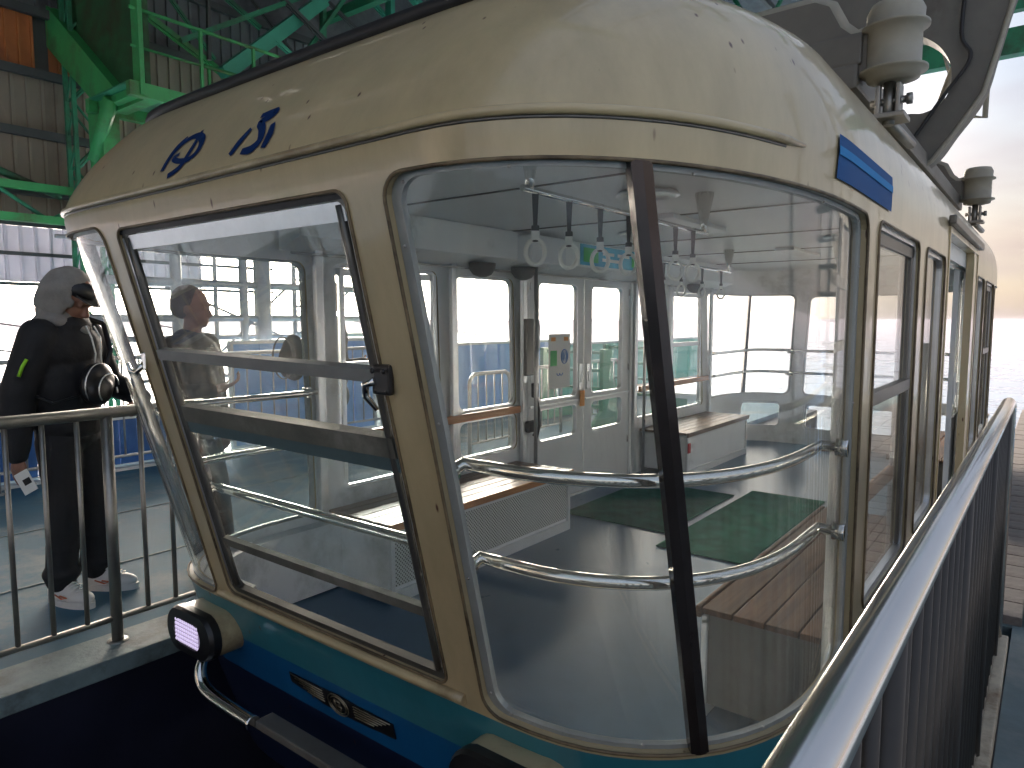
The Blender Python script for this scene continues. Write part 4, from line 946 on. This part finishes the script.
# green lattice beams and columns in front of the wall
lat = empty('lattice_beam', (WX+.35, 0, 2.7)); tag(lat, 'bright green lattice beam running along the wall above the translucent band', 'beam')
b = MB(); b.box((0,-2,.48), (.10,18,.10)); b.box((0,-2,.07), (.12,18,.10)); b.build('chord', M['green'], lat)
src = None
for i in range(14):
    y = -10+1.25*i; b = MB(); b.tube([(0,y,.08),(0,y+.6,.47),(0,y+1.2,.08)], .028, 6); b.build('web_bar', M['dgreen'], lat)
for (y, lb) in ((-5.5,'green lattice column at the far left of the station wall, out past the man'), (4.2,'dark green lattice column against the station wall left of the catwalk')):
    c = empty('lattice_column', (WX+.45, y, 0)); tag(c, lb, 'column', 'green lattice columns against the station wall')
    b = MB()
    for dx, dy in ((-.12,-.18),(.12,-.18),(-.12,.18),(.12,.18)): b.box((dx,dy,3.9), (.05,.05,7.8))
    b.build('leg', M['dgreen'], c)
    b = MB()
    for k in range(17):
        z = .3+.45*k
        for dy in (-.18,.18): b.tube([(-.12,dy,z),(.12,dy,z+.4)], .014, 5)
        for dx in (-.12,.12): b.tube([(dx,-.18 if k%2 else .18,z),(dx,.18 if k%2 else -.18,z+.42)], .018, 5)
    b.build('lacing', M['dgreen'], c)
for (p0, p1, lb) in (((WX+.3,-1.2,4.9),(WX+.3,3.9,3.1),'dark green diagonal brace across the ribbed wall, sloping down to the column'), ((WX+.3,5.4,3.2),(WX+.3,9.0,6.0),'dark green diagonal brace beyond the column, rising behind the catwalk')):
    b = MB(); b.tube([p0, p1], .05, 6); tag(b.build('diagonal_brace', M['dgreen']), lb, 'brace')
# catwalk with its bracket
KX = -8.5; kk = lambda y, z: (y*8.5/5.5, 1.45+(z-1.45)*8.5/5.5)
cw = empty('catwalk', (KX, 4.0, 4.09)); tag(cw, 'bright green catwalk with a thin handrail high above the cabin roof', 'catwalk')
b = MB(); b.box((0, 3.0, 0), (.10, 6.3, .16)); b.box((-1.1, 3.0, 0), (.10, 6.3, .16)); b.build('stringer', M['green'], cw)
for i in range(7):
    b = MB(); b.box((-.55, .1+.95*i, -.03), (1.0, .07, .08)); b.build('cross_member', M['green'], cw)
b = MB(); b.box((-.55, 3.0, .07), (1.0, 6.3, .02)); b.build('deck_plate', M['dgreen'], cw)
for xx in (0, -1.1):
    b = MB(); ys_ = -.1 if xx == 0 else 1.4; b.tube([(xx,ys_,.90),(xx,6.1,.90)], .022, 8); b.tube([(xx,ys_,.48),(xx,6.1,.48)], .016, 8); b.build('hand_rail', M['green'], cw)
    src = None
    for i in range(0 if xx == 0 else 2, 9):
        if src is None: q = MB(); q.box((0,0,.5), (.035,.035,.84)); src = q.build('baluster', M['green'], cw); src.location = (xx, .02+.72*i, 0)
        else: inst(src, (xx, .02+.72*i, 0), cw)
KY = kk(2.56, 0)[0]
br = empty('girder_bracket', (KX, KY, 4)); tag(br, 'heavy bright green box strut with a rusty gusset plate, upper left corner', 'girder')
def kb(px_, pz_): return (px_*8.5/5.5-KX, 0, 1.45+(pz_-1.45)*8.5/5.5-4)
b = MB(); b.prism([kb(-8.14,4.55), kb(-7.60,4.55), kb(-5.88,3.24), kb(-6.28,3.22)], (0,.30,0)); b.build('box_strut', M['green'], br)
b = MB(); b.prism([kb(-7.62,4.6), kb(-5.56,4.6), kb(-5.56,3.22), kb(-5.90,3.20)], (0,.06,0)); o = b.build('gusset_plate', M['rust_g'], br); o.location = (0,.14,0)
b = MB(); b.prism([kb(-5.56,4.6), kb(-5.45,4.6), kb(-5.45,3.12), kb(-5.56,3.12)], (0,.05,0)); b.prism([kb(-6.4,3.20), kb(-5.5,3.20), kb(-5.5,3.14), kb(-6.4,3.14)], (0,.34,0)); b.build('edge_flange', M['green'], br)
b = MB(); b.tube([kb(-5.95,3.18), kb(-6.29,2.75)], .09, 4); b.prism([kb(-6.38,3.16), kb(-6.12,3.16), kb(-6.12,2.2), kb(-6.38,2.2)], (0,.2,0)); b.build('prop', M['green'], br)
b = MB(); b.prism([kb(-9.5,4.8), kb(-4.0,4.8), kb(-4.0,4.56), kb(-9.5,4.56)], (0,.4,0)); b.build('cross_girder', M['green'], br)
# ------------------------------------------------------------------ shed roof
rf = empty('station_roof', (-3, 4, 8.6)); tag(rf, 'dark ribbed station roof carried by green trusses above the cabin', 'roof')
src = None
for i in range(6):
    for j in range(18):
        if src is None: q = MB(); q.box((0,0,0), (1.98,1.98,.05)); src = q.build('roof_sheet', M['roofd'], rf); src.location = (-9.9+2*i, -16+2*j, 0)
        else: inst(src, (-9.9+2*i, -16+2*j, random.uniform(-.02,.02)), rf)
for k, y in enumerate((-6, -2, 2.0, 5.6, 8.6, 11.6, 14.6)):
    t = empty('roof_truss', (-3, y, 7.0)); tag(t, ['green roof truss at the back of the shed, behind the viewpoint','second green roof truss from the back of the shed','green roof truss over the front of the cabin','green roof truss just past the catwalk bracket','green roof truss over the rear of the cabin','green roof truss beyond the rear of the cabin','last green roof truss by the open end of the shed'][k], 'truss', 'green trusses under the station roof')
    b = MB(); b.box((-2.4,0,0), (12.2,.14,.16)); b.box((-2.4,0,1.4), (12.2,.12,.14)); b.build('chord', M['dgreen'], t)
    for i in range(8):
        x = -8.2+1.55*i; b = MB(); b.tube([(x,0,.05),(x+.78,0,1.35)], .045, 5); b.tube([(x+.78,0,1.35),(x+1.55,0,.05)], .045, 5); b.build('web_bar', M['dgreen'], t)
for k, x in enumerate((-10, -8.5, -7, -5.2, -3.4, -1.6, 0)):
    b = MB(); b.box((x, 4, 8.15), (.08, 26, .12)); tag(b.build('purlin', M['girt']), 'dark roof purlin, number %s from the ribbed wall' % ('one two three four five six seven'.split()[k]), 'purlin', 'dark purlins under the station roof')
MEM = [((-9.8, 6.81, 6.45), (-9.8, 8.04, 5.84), 0.078, 'girt'), ((-9.95, 5.86, 5.09), (-9.95, 7.75, 6.81), 0.207, 'teal'), ((-10.1, 7.84, 6.89), (-10.1, 7.81, 5.72), 0.101, 'dgreen'), ((-10.25, 9.51, 7.51), (-10.25, 9.49, 6.69), 0.151, 'teal'), ((-10.4, 9.1, 7.4), (-10.4, 10.05, 6.95), 0.093, 'teal'), ((-9.8, 9.64, 7.43), (-9.8, 10.39, 7.11), 0.149, 'teal'), ((-9.95, 6.75, 5.85), (-9.95, 7.41, 5.53), 0.078, 'teal'), ((-10.1, 7.86, 6.88), (-10.1, 9.1, 6.36), 0.068, 'girt'), ((-10.25, 6.15, 6.33), (-10.25, 6.72, 6.07), 0.076, 'dgreen'), ((-10.4, 5.03, 5.73), (-10.4, 6.56, 5.07), 0.099, 'green'), ((-9.8, 5.6, 5.99), (-9.8, 5.58, 5.16), 0.057, 'girt'), ((-9.95, 10.19, 7.66), (-9.95, 10.9, 7.51), 0.097, 'dgreen'), ((-10.1, 11.63, 8.2), (-10.1, 12.08, 8.14), 0.084, 'teal'), ((-10.25, 5.28, 6.03), (-10.25, 5.93, 5.36), 0.057, 'dgreen'), ((-10.4, 6.65, 6.56), (-10.4, 7.56, 5.82), 0.048, 'girt'), ((-9.8, 5.17, 5.31), (-9.8, 7.16, 6.57), 0.069, 'dgreen'), ((-9.95, 8.19, 6.97), (-9.95, 7.24, 5.66), 0.069, 'dgreen')]
LB = ['long slim dark roof tie left of the green post','broad teal diagonal brace rising to the roof','dark green vertical roof post','bright teal vertical roof post above the lettering','thin teal brace just left of the bright teal post','short thick teal brace right of the bright teal post','short teal brace under the dark tie','slim dark roof tie right of the green post','short dark green brace above the catwalk','bright green diagonal brace crossing the catwalk rail','thin dark hanger above the catwalk','dark green brace right of the bright teal post','rightmost short teal roof brace','dark green brace above the catwalk rail, left','thin dark tie above the catwalk rail, right','dark green brace running up to the right over the catwalk','dark green brace crossing the dark ties']
for (p0, p1, wd, mm), lb in zip(MEM, LB):
    v = Vector(p1)-Vector(p0); b = MB(); b.box((0,0,0), (wd, wd*.7, v.length)); b.box((0,-wd*.4,0), (wd*.25, wd*.5, v.length*.998)); o = b.build('roof_brace', M[mm]); o.location = (Vector(p0)+Vector(p1))/2; o.rotation_euler = v.to_track_quat('Z','Y').to_euler(); tag(o, lb, 'brace', 'braces and ties under the station roof')
b = MB(); b.box((-1.5, 15.5, 6.3), (8,.25,.45)); b.box((-1.5, 15.5, 6.9), (8,.18,.15)); tag(b.build('end_girder', M['dgreen']), 'dark green girder at the open end of the shed, upper right corner', 'girder')
b = MB(); b.tube([(-.69,9,4.5),(-.70,9,3.56),(-.93,9,3.62)], .03, 6); b.tube([(-1.13,9,4.4),(-.93,9,3.66)], .02, 6); tag(b.build('signal_bracket', M['lgrey']), 'thin pale bracket hanging from the roof beside the curved hanger arm', 'bracket')
b = MB(); b.tube([(-1.75,9,5.3),(-2.2,9,4.5)], .09, 8); tag(b.build('roof_strut', M['pale']), 'pale diagonal strut behind the nearest damper', 'strut')
# ------------------------------------------------------------------ scaffold beyond the left platform
sc = empty('scaffold', (-7.6, 4.3, 0)); tag(sc, 'pale tube scaffold tower with ladder outside the left platform', 'scaffold')
for (y, r) in ((-.45,.06),(.0,.025),(.35,.05),(.60,.10),(1.05,.03),(1.35,.03),(2.3,.03)):
    b = MB(); b.cyl((0,y,-.5),(0,y,3.4), r, 10); b.build('upright', M['tube'], sc)
for (z, r) in ((2.25,.02),(1.86,.045),(1.47,.04),(1.25,.03),(.8,.02)):
    b = MB(); b.cyl((0,-1.6,z),(0,2.4,z), r, 8); b.build('ledger', M['tube'], sc)
for i in range(9):
    b = MB(); b.cyl((.05,1.05,.3+.33*i),(.05,1.35,.3+.33*i), .016, 6); b.build('rung', M['tube'], sc)
for (a, c) in (((0,-.5,1.8),(0,2.2,.7)),((0,-.4,.7),(0,1.0,1.9)),((0,1.0,1.2),(0,2.3,2.1))):
    b = MB(); b.cyl(a, c, .016, 6); b.build('diagonal', M['tube'], sc)
# ropes on the far left
for k, (p0, p1) in enumerate((((-13,-2,2.75),(-13,13,.2)), ((-13,-2,2.35),(-13,11,.2)), ((-13,-2,1.9),(-13,8,.3)), ((-14,-2,3.6),(-14,22,.2)), ((-14,-2,3.4),(-14,20,.2)))):
    b = MB(); b.tube([p0, p1], .014, 5); tag(b.build('guy_rope', M['rope']), ['highest of the three near guy ropes left of the man','middle of the three near guy ropes left of the man','lowest guy rope left of the man','upper far guy rope seen through the cabin windows','lower far guy rope seen through the cabin windows'][k], 'rope', 'guy ropes outside the left wall')
# ------------------------------------------------------------------ right platform structure (mirrored in the glass)
st = empty('stair_tower', (.75, 5.6, 0)); tag(st, 'grey steel stair tower with blue sheet on the right platform, reflected in the side glass', 'stair tower')
for (x, y) in ((0,0),(0,1.3),(0,2.8),(1.6,0),(1.6,2.8)):
    b = MB(); b.box((x,y,2.2), (.10,.10,4.4)); b.build('post', M['grey'], st)
for z in (.6,1.2,1.8,2.4,3.0,3.6):
    b = MB(); b.box((0,1.4,z), (.08,2.9,.10)); b.build('beam', M['grey'], st)
for i in range(12):
    b = MB(); b.box((.5,2.6-.2*i,.25+.24*i), (.8,.24,.04)); b.build('tread', M['grey'], st)
b = MB(); b.box((1.0,1.4,.55), (.04,2.6,1.1)); b.build('blue_sheet', M['bluep'], st)
rw = empty('right_railing', (.62, 4.0, 0)); rw.name = 'stair_railing'; tag(rw, 'pale tube railing beside the stair tower, reflected in the glass', 'railing')
b = MB()
for z in (.5,1.0): b.cyl((0,-2,z),(0,2.2,z),.02,8)
for i in range(12): b.cyl((0,-2+.38*i,0),(0,-2+.38*i,1.0),.014,8)
b.build('rail', M['tube'], rw)
# unseen shed wall behind the viewpoint, put in for reflections and shade
b = MB(); b.box((-7.5,-15,4.3), (8,.2,8.6)); tag(b.build('unseen_back_wall', M['clad']), 'unseen brown back wall of the station shed, added for reflections and shade', 'wall')
# ------------------------------------------------------------------ people
def blob(name, shapes, voxel, m, parent, smooth=3, mod=True):
    b = MB()
    for s in shapes:
        if s[0] == 'c':
            _, a, c, r0, r1 = s; a = Vector(a); c = Vector(c); k = 5
            pts = [a+(c-a)*i/k for i in range(k+1)]; rs = [r0+(r1-r0)*i/k for i in range(k+1)]
            b.tube(pts, rs, 14); b.ell(a, (r0,)*3, seg=14, ring=8); b.ell(c, (r1,)*3, seg=14, ring=8)
        else:
            _, c, r, rot = s; b.ell(c, r, rot, seg=20, ring=12)
    o = b.build(name, m, parent)
    rm = o.modifiers.new('r', 'REMESH'); rm.mode = 'VOXEL'; rm.voxel_size = voxel
    sm = o.modifiers.new('s', 'SMOOTH'); sm.iterations = smooth; sm.factor = .5
    dg = bpy.context.evaluated_depsgraph_get(); dg.update()
    me = bpy.data.meshes.new_from_object(o.evaluated_get(dg)); o.modifiers.clear(); old = o.data; o.data = me; me.name = name; bpy.data.meshes.remove(old)
    for f in me.polygons: f.use_smooth = True
    return o
RX = lambda d: Matrix.Rotation(math.radians(d), 3, 'X')
RY = lambda d: Matrix.Rotation(math.radians(d), 3, 'Y')
RZ = lambda d: Matrix.Rotation(math.radians(d), 3, 'Z')
def head_shapes(c, tilt=0, turn=0):
    R = RZ(turn) @ RX(-tilt); c = Vector(c)
    at = lambda x, y, z: c+R @ Vector((x, y, z))
    return [('e', at(0,-.01,.02), (.076,.095,.105), R), ('e', at(0,.03,-.045), (.056,.062,.070), R), ('e', at(0,.06,-.095), (.028,.026,.022), R),
            ('c', at(0,.088,.0), at(0,.108,-.035), .010, .014), ('e', at(0,.104,-.042), (.018,.012,.010), R), ('e', at(0,.080,.028), (.052,.016,.012), R),
            ('e', at(0,.086,-.068), (.024,.012,.007), R), ('e', at(0,.083,-.080), (.020,.012,.007), R),
            ('e', at(.030,.078,.005), (.014,.010,.010), R), ('e', at(-.030,.078,.005), (.014,.010,.010), R),
            ('e', at(.076,-.01,-.01), (.010,.018,.030), R), ('e', at(-.076,-.01,-.01), (.010,.018,.030), R)]
def hand_shapes(w_, d, side, curl=1.0, nrm=Vector((1,0,0))):
    """wrist point, direction of the palm, side normal to the back of the hand"""
    w_ = Vector(w_); d = Vector(d).normalized(); nrm = (nrm-d*nrm.dot(d)).normalized(); a = d.cross(nrm)*side
    S_ = [('c', w_-d*.02, w_+d*.03, .026, .028)]
    for k in range(4): S_.append(('c', w_+d*.02+a*(.027-.018*k), w_+d*.082+a*(.030-.020*k), .013, .0115))
    ln = [.036,.042,.040,.032]
    for k in range(4):
        p = w_+d*.085+a*(.030-.020*k); in_ = -nrm
        q = p+(d*math.cos(.5*curl)+in_*math.sin(.5*curl))*ln[k]; q2 = q+(d*math.cos(1.3*curl)+in_*math.sin(1.3*curl))*ln[k]*.7; q3 = q2+(d*math.cos(2.0*curl)+in_*math.sin(2.0*curl))*ln[k]*.5
        S_ += [('c', p, q, .0098, .0088), ('c', q, q2, .0088, .0078), ('c', q2, q3, .0078, .0068)]
    p = w_+d*.025+a*.030; q = p+(d*.6+a*.6-nrm*.4).normalized()*.04; q2 = q+(d*.85-nrm*.5+a*.05).normalized()*.033
    S_ += [('c', p, q, .0125, .010), ('c', q, q2, .010, .008)]
    return S_
def foot(x, y, rot, m, parent, lbl=None):
    def T(p): v = RZ(rot) @ Vector(p); return (v.x+x, v.y+y, v.z)
    sh = blob('shoe', [('e', T((0,.10,.045)), (.048,.085,.040), RZ(rot)), ('e', T((0,0,.055)), (.042,.08,.048), RZ(rot)), ('e', T((0,-.055,.06)), (.040,.045,.055), RZ(rot)), ('e', T((0,-.03,.10)), (.038,.045,.04), RZ(rot)), ('e', T((0,.04,.085)), (.03,.06,.03), RZ(rot) @ RX(-20))], .008, m, parent, 4)
    b = MB(); O = []
    for k in range(24):
        t = 2*math.pi*k/24; yy = .15*math.sin(t)+.04; wd = .047+.008*math.sin(t); O.append(T((wd*math.cos(t), yy, 0)))
    b.prism([Vector(o) for o in O], (0,0,.032)); b.build('sole', M['shoe'], sh)
    b = MB()
    for k in range(5): b.tube([T((-.028,.035+.018*k,.118-.008*k)), T((.0,.038+.018*k,.128-.009*k)), T((.028,.035+.018*k,.115-.008*k))], .0035, 5)
    b.build('lace', M['paper'], sh)
    b = MB()
    for sx in (-1, 1): b.tube([T((sx*.040,-.02,.06)), T((sx*.047,.03,.045)), T((sx*.050,.07,.055)), T((sx*.046,.02,.06))], .004, 5)
    b.build('marking', M['shoes'], sh)
    return sh
# --- the man with the hooded jacket behind the railing
man = empty('person', (-4.00, 1.44, 0), math.radians(-56)); tag(man, 'man in black jacket and grey hood looking down beside the cabin, holding a card', 'person')
hc = (0, .05, 1.560)
rwr = Vector((.26, -.085, .775)); lwr = Vector((-.10, .33, 1.02))
blob('body', head_shapes(hc, 34)+[('c', (0,.0,1.38), (0,.02,1.50), .062, .056), ('e', (0,0,1.28), (.17,.10,.16), None), ('e', (0,.01,1.05), (.14,.10,.20), None),
    ('c', (.09,0,.90), (.10,.015,.50), .075, .055), ('c', (.10,.015,.50), (.10,-.03,.09), .05, .036), ('c', (-.09,0,.90), (-.09,.04,.50), .075, .055), ('c', (-.09,.04,.50), (-.09,.02,.09), .05, .036),
    ('c', (.19,0,1.36), (.24,-.075,1.08), .045, .038), ('c', (.24,-.075,1.08), rwr, .036, .027), ('c', (-.19,0,1.36), (-.25,.06,1.10), .045, .038), ('c', (-.25,.06,1.10), lwr, .036, .027)]
    +hand_shapes(rwr, (-.02,.10,-1), 1, .75, Vector((1,-.1,0)))+hand_shapes(lwr, (.85,.4,-.1), -1, .8, Vector((0,1,.2))), .0065, M['skin'], man, 3)
jk = blob('jacket', [('e', (0,-.01,1.30), (.215,.150,.155), None), ('e', (0,0,1.12), (.205,.150,.24), None), ('e', (0,.0,.93), (.195,.145,.13), None), ('e', (0,-.04,1.36), (.17,.12,.10), None),
    ('c', (.17,-.01,1.37), (.245,-.075,1.09), .090, .082), ('c', (.245,-.075,1.09), (.258,-.085,.84), .080, .058), ('c', (.258,-.085,.84), (.26,-.085,.80), .052, .048),
    ('c', (-.17,-.01,1.37), (-.265,.04,1.11), .088, .075), ('c', (-.265,.04,1.11), (-.14,.30,1.04), .072, .052), ('e', (0,.02,1.42), (.12,.10,.06), None),
    ('c', (.24,-.07,1.20), (.27,-.03,1.19), .05, .04), ('c', (.27,-.11,1.00), (.27,-.05,.985), .05, .045)], .011, M['jacket'], man, 3)
blob('trousers', [('e', (0,-.01,.88), (.175,.135,.12), None), ('c', (.085,-.005,.84), (.10,.02,.50), .105, .083), ('c', (.10,.02,.50), (.105,-.02,.13), .080, .072), ('e', (.105,-.015,.16), (.085,.090,.055), None), ('e', (.10,.0,.30), (.082,.080,.05), None),
    ('c', (-.085,-.005,.84), (-.09,.05,.50), .105, .083), ('c', (-.09,.05,.50), (-.09,.03,.13), .080, .070), ('e', (-.09,.035,.16), (.083,.088,.05), None), ('e', (-.09,.04,.32), (.080,.080,.05), None)], .011, M['trouser'], man, 3)
foot(.11, .0, -14, M['shoe'], man); foot(-.10, .06, 6, M['shoe'], man)
def hood(c, tilt, m, parent, s=1.0):
    b = MB(); R = RX(-tilt); c = Vector(c); ns, nr = 32, 20; g = []
    for i in range(nr+1):
        th = math.pi*i/nr; row = []
        for j in range(ns):
            ph = 2*math.pi*j/ns; d = Vector((math.sin(th)*math.cos(ph), math.sin(th)*math.sin(ph), math.cos(th)))
            wr = 1+.035*math.sin(4*ph+6*th)*math.sin(th)+.03*math.sin(9*th+2*math.cos(ph))*(th > .8)+(.10*max(0, -d.y)*max(0, th-1.5))
            v = Vector((d.x*.112, d.y*.125-.012, d.z*.158)) *wr*s
            row.append((v, d))
        g.append(row)
    vs = [[b.bm.verts.new(c+R @ v) for v, d in r] for r in g]
    for i in range(nr):
        for j in range(ns):
            dd = sum((g[a][q % ns][1] for a in (i, i+1) for q in (j, j+1)), Vector())/4
            if (dd.y > .60 and -.72 < dd.z < .52 and abs(dd.x) < .62): continue
            if dd.z < -.90: continue
            try: f = b.bm.faces.new((vs[i][j], vs[i][(j+1)%ns], vs[i+1][(j+1)%ns], vs[i+1][j])); f.smooth = True
            except ValueError: pass
    bmesh.ops.remove_doubles(b.bm, verts=b.bm.verts, dist=1e-4)
    o = b.build('hood', m, parent); sl_ = o.modifiers.new('t', 'SOLIDIFY'); sl_.thickness = .016; sl_.offset = 0
    sb = o.modifiers.new('s', 'SUBSURF'); sb.levels = 1; sb.render_levels = 1
    return o
hd = hood((0, .020, 1.566), 27, M['hood'], man, .95)
man.scale = (1.0, 1.0, 1.0)
blob('hood_collar', [('e', (0,-.035,1.445), (.135,.115,.06), RX(15)), ('e', (0,-.035,1.50), (.098,.095,.10), None), ('c', (-.10,.03,1.44), (0,.10,1.40), .035, .03), ('c', (.10,.03,1.44), (0,.10,1.40), .035, .03)], .010, M['hood'], man, 3)
b = MB(); b.ell(Vector(hc)+RX(-34) @ Vector((0,-.002,.060)), (.081,.095,.056), RX(-34), seg=20, ring=12); b.prism([Vector(hc)+RX(-34) @ Vector(p) for p in ((-.075,.06,.045),(-.065,.11,.040),(-.03,.135,.034),(.03,.135,.034),(.065,.11,.040),(.075,.06,.045))], (0,0,.008)); b.build('cap', M['black'], man)
b = MB()
for s in (-1, 1): b.tube([(s*.03,.135,1.42), (s*.035,.165,1.36), (s*.02,.172,1.28), (s*.03,.168,1.20)], .004, 6)
b.build('drawstring', M['paper'], jk)
b = MB(); b.tube([(.285,.012,1.265), (.303,.002,1.23), (.316,-.008,1.185)], .008, 6); b.build('sleeve_zip', M['lime'], jk)
# the card in his right hand is held: top-level
R_ = Matrix.Rotation(math.radians(-56), 4, 'Z'); off = Matrix.Translation((-4.00,1.44,0)) @ R_
b = MB(); b.box((0,0,0), (.006,.075,.11), bev=.002); b.box((.0035,.01,.0), (.001,.04,.03), mi=1); o = b.build('ticket_card', [M['paper'], M['black']]); o.matrix_world = off @ Matrix.Translation((.285,-.03,.675)) @ Matrix.Rotation(.5, 4, 'X') ; tag(o, 'small white card in the right hand of the hooded man', 'card')
# crossbody bag
bag = empty('crossbody_bag', tuple(off @ Vector((.06,.20,1.13)))); bag.rotation_euler = (0,0,math.radians(-56)); tag(bag, 'black rounded crossbody bag with pale piping on the chest of the hooded man', 'bag')
bb = blob('pouch', [('e', (.0,.0,0), (.115,.055,.105), RY(25)), ('e', (.02,.025,-.03), (.085,.045,.075), RY(25))], .007, M['black'], bag, 4)
b = MB()
for rr, yy in ((1.0,.012),(.72,.062)):
    b.tube([RY(25) @ Vector((.112*rr*math.cos(t)+.012*(rr<1), yy, .10*rr*math.sin(t)-.02*(rr<1))) for t in [math.pi*(-.1+1.2*k/16) for k in range(17)]], .0035, 6)
b.tube([(-.05,.066,-.02),(-.05,.072,-.05)], .004, 5); b.build('piping', M['alu'], bag)
b = MB(); A = Vector((-.09,-.02,.06)); b.tube([A, (-.16,-.03,.16), (-.22,-.10,.30), (-.20,-.20,.335)], .014, 6, flat=.4); b.build('bag_strap', M['black'], bag); b = MB(); b.tube([(.10,-.03,-.05), (.16,-.12,-.08), (.17,-.26,-.02)], .014, 6, flat=.4); b.build('bag_strap', M['black'], bag)
# --- two solid figures standing in for dim reflection-like shapes in the front window
def stand_in_figure(loc, rot, label, hat, pack, hgt=1.0, coat='coatb', turn=0, lf=0):
    p = empty('person', loc, math.radians(rot)); p.scale = (hgt,)*3; tag(p, label, 'person')
    h0 = (0,.02,1.60)
    blob('body', head_shapes(h0, 4, turn)+[('c',(0,0,1.38),(0,.01,1.52),.058,.052), ('e',(0,0,1.28),(.17,.10,.16),None), ('e',(0,.0,1.05),(.14,.10,.20),None),
      ('c',(.09,0,.90),(.10,.01+lf/2,.50),.075,.055), ('c',(.10,.01+lf/2,.50),(.10,-.03+lf,.06),.05,.036), ('c',(-.09,0,.90),(-.09,.02+lf/2,.50),.075,.055), ('c',(-.09,.02+lf/2,.50),(-.09,-.01+lf,.06),.05,.036),
      ('c',(.19,0,1.36),(.24,.02,1.08),.045,.038), ('c',(.24,.02,1.08),(.16,.24,1.12),.036,.027), ('c',(-.19,0,1.36),(-.25,.02,1.08),.045,.038), ('c',(-.25,.02,1.08),(-.24,.06,.84),.036,.027)]
      +hand_shapes((.16,.24,1.12),(-.5,.8,.3),1,.8,Vector((0,.3,-1)))+hand_shapes((-.24,.06,.84),(0,.05,-1),-1,.6,Vector((-1,0,0))), .008, M['skin'], p, 3)
    blob('coat', [('e',(0,0,1.29),(.215,.145,.16),None), ('e',(0,0,1.08),(.205,.15,.26),None), ('e',(0,0,.88),(.20,.15,.14),None), ('c',(.17,0,1.36),(.255,.0,1.08),.085,.072), ('c',(.255,0,1.08),(.18,.20,1.11),.066,.05), ('c',(-.17,0,1.36),(-.26,.0,1.08),.085,.072), ('c',(-.26,0,1.08),(-.25,.05,.88),.066,.05), ('e',(0,-.02,1.42),(.10,.09,.06),None)], .012, M[coat], p, 3)
    blob('trousers', [('e',(0,0,.86),(.17,.13,.12),None), ('c',(.085,0,.82),(.10,.01+lf/2,.48),.10,.075), ('c',(.10,.01+lf/2,.48),(.10,-.02+lf,.09),.072,.06), ('c',(-.085,0,.82),(-.09,.02+lf/2,.48),.10,.075), ('c',(-.09,.02+lf/2,.48),(-.09,lf,.09),.072,.06)], .012, M['trouser'], p, 3)
    R = RZ(turn)
    for fx in (.10, -.09): foot(fx, lf, 0, M['trouser'], p)
    if hat: blob('knit_hat', [('e',(0,-.018,1.635),(.088,.106,.108),R @ RX(-8)), ('e',(0,-.03,1.60),(.088,.095,.07),R)], .009, M['knit'], p, 3)
    else: blob('hair', [('e',(0,-.02,1.64),(.086,.100,.095),R), ('e',(0,-.05,1.58),(.08,.07,.09),R)], .009, M['black'], p, 3)
    return p
stand_in_figure((-3.97,2.09,0), -57, 'figure in a brown knit hat and dark coat in profile, standing in for a reflection in the front window', True, False, .95, lf=.12)
p3 = stand_in_figure((-4.2,3.22,0), -20, 'tall dark-coated figure with a round backpack behind the cabin pillar, standing in for a reflection-like shape in the window', False, True, 1.02, 'jacket')
bp_ = empty('round_backpack', (-4.2-.13, 3.22-.19, 1.18)); tag(bp_, 'round dark backpack on the tall stand-in figure behind the cabin pillar', 'backpack')
blob('pack_body', [('e',(0,0,0),(.13,.09,.17),RZ(-20)), ('e',(-.01,-.05,-.03),(.10,.06,.12),RZ(-20))], .012, M['coatb'], bp_, 4)
b = MB(); b.tube([(.12*math.cos(t)-.01, -.085, .15*math.sin(t)) for t in [2*math.pi*k/20 for k in range(20)]], .006, 5, closed=True); b.build('piping', M['grey'], bp_)

# ------------------------------------------------------------------ thin sea haze: far water fades into the sky
b = MB(); b.box((0,0,-145.5), (90000,90000,313)); hz_o = b.build('haze', [])
hm = bpy.data.materials.new('haze_air'); hm.use_nodes = True; hn = hm.node_tree.nodes; hn.remove(hn['Principled BSDF'])
pv = hn.new('ShaderNodeVolumePrincipled'); pv.inputs['Color'].default_value = (.58,.54,.62,1); pv.inputs['Density'].default_value = 1.0e-4; pv.inputs['Anisotropy'].default_value = .1
hm.node_tree.links.new(pv.outputs[0], hn['Material Output'].inputs['Volume']); hz_o.data.materials.append(hm); tag(hz_o, kind='stuff')
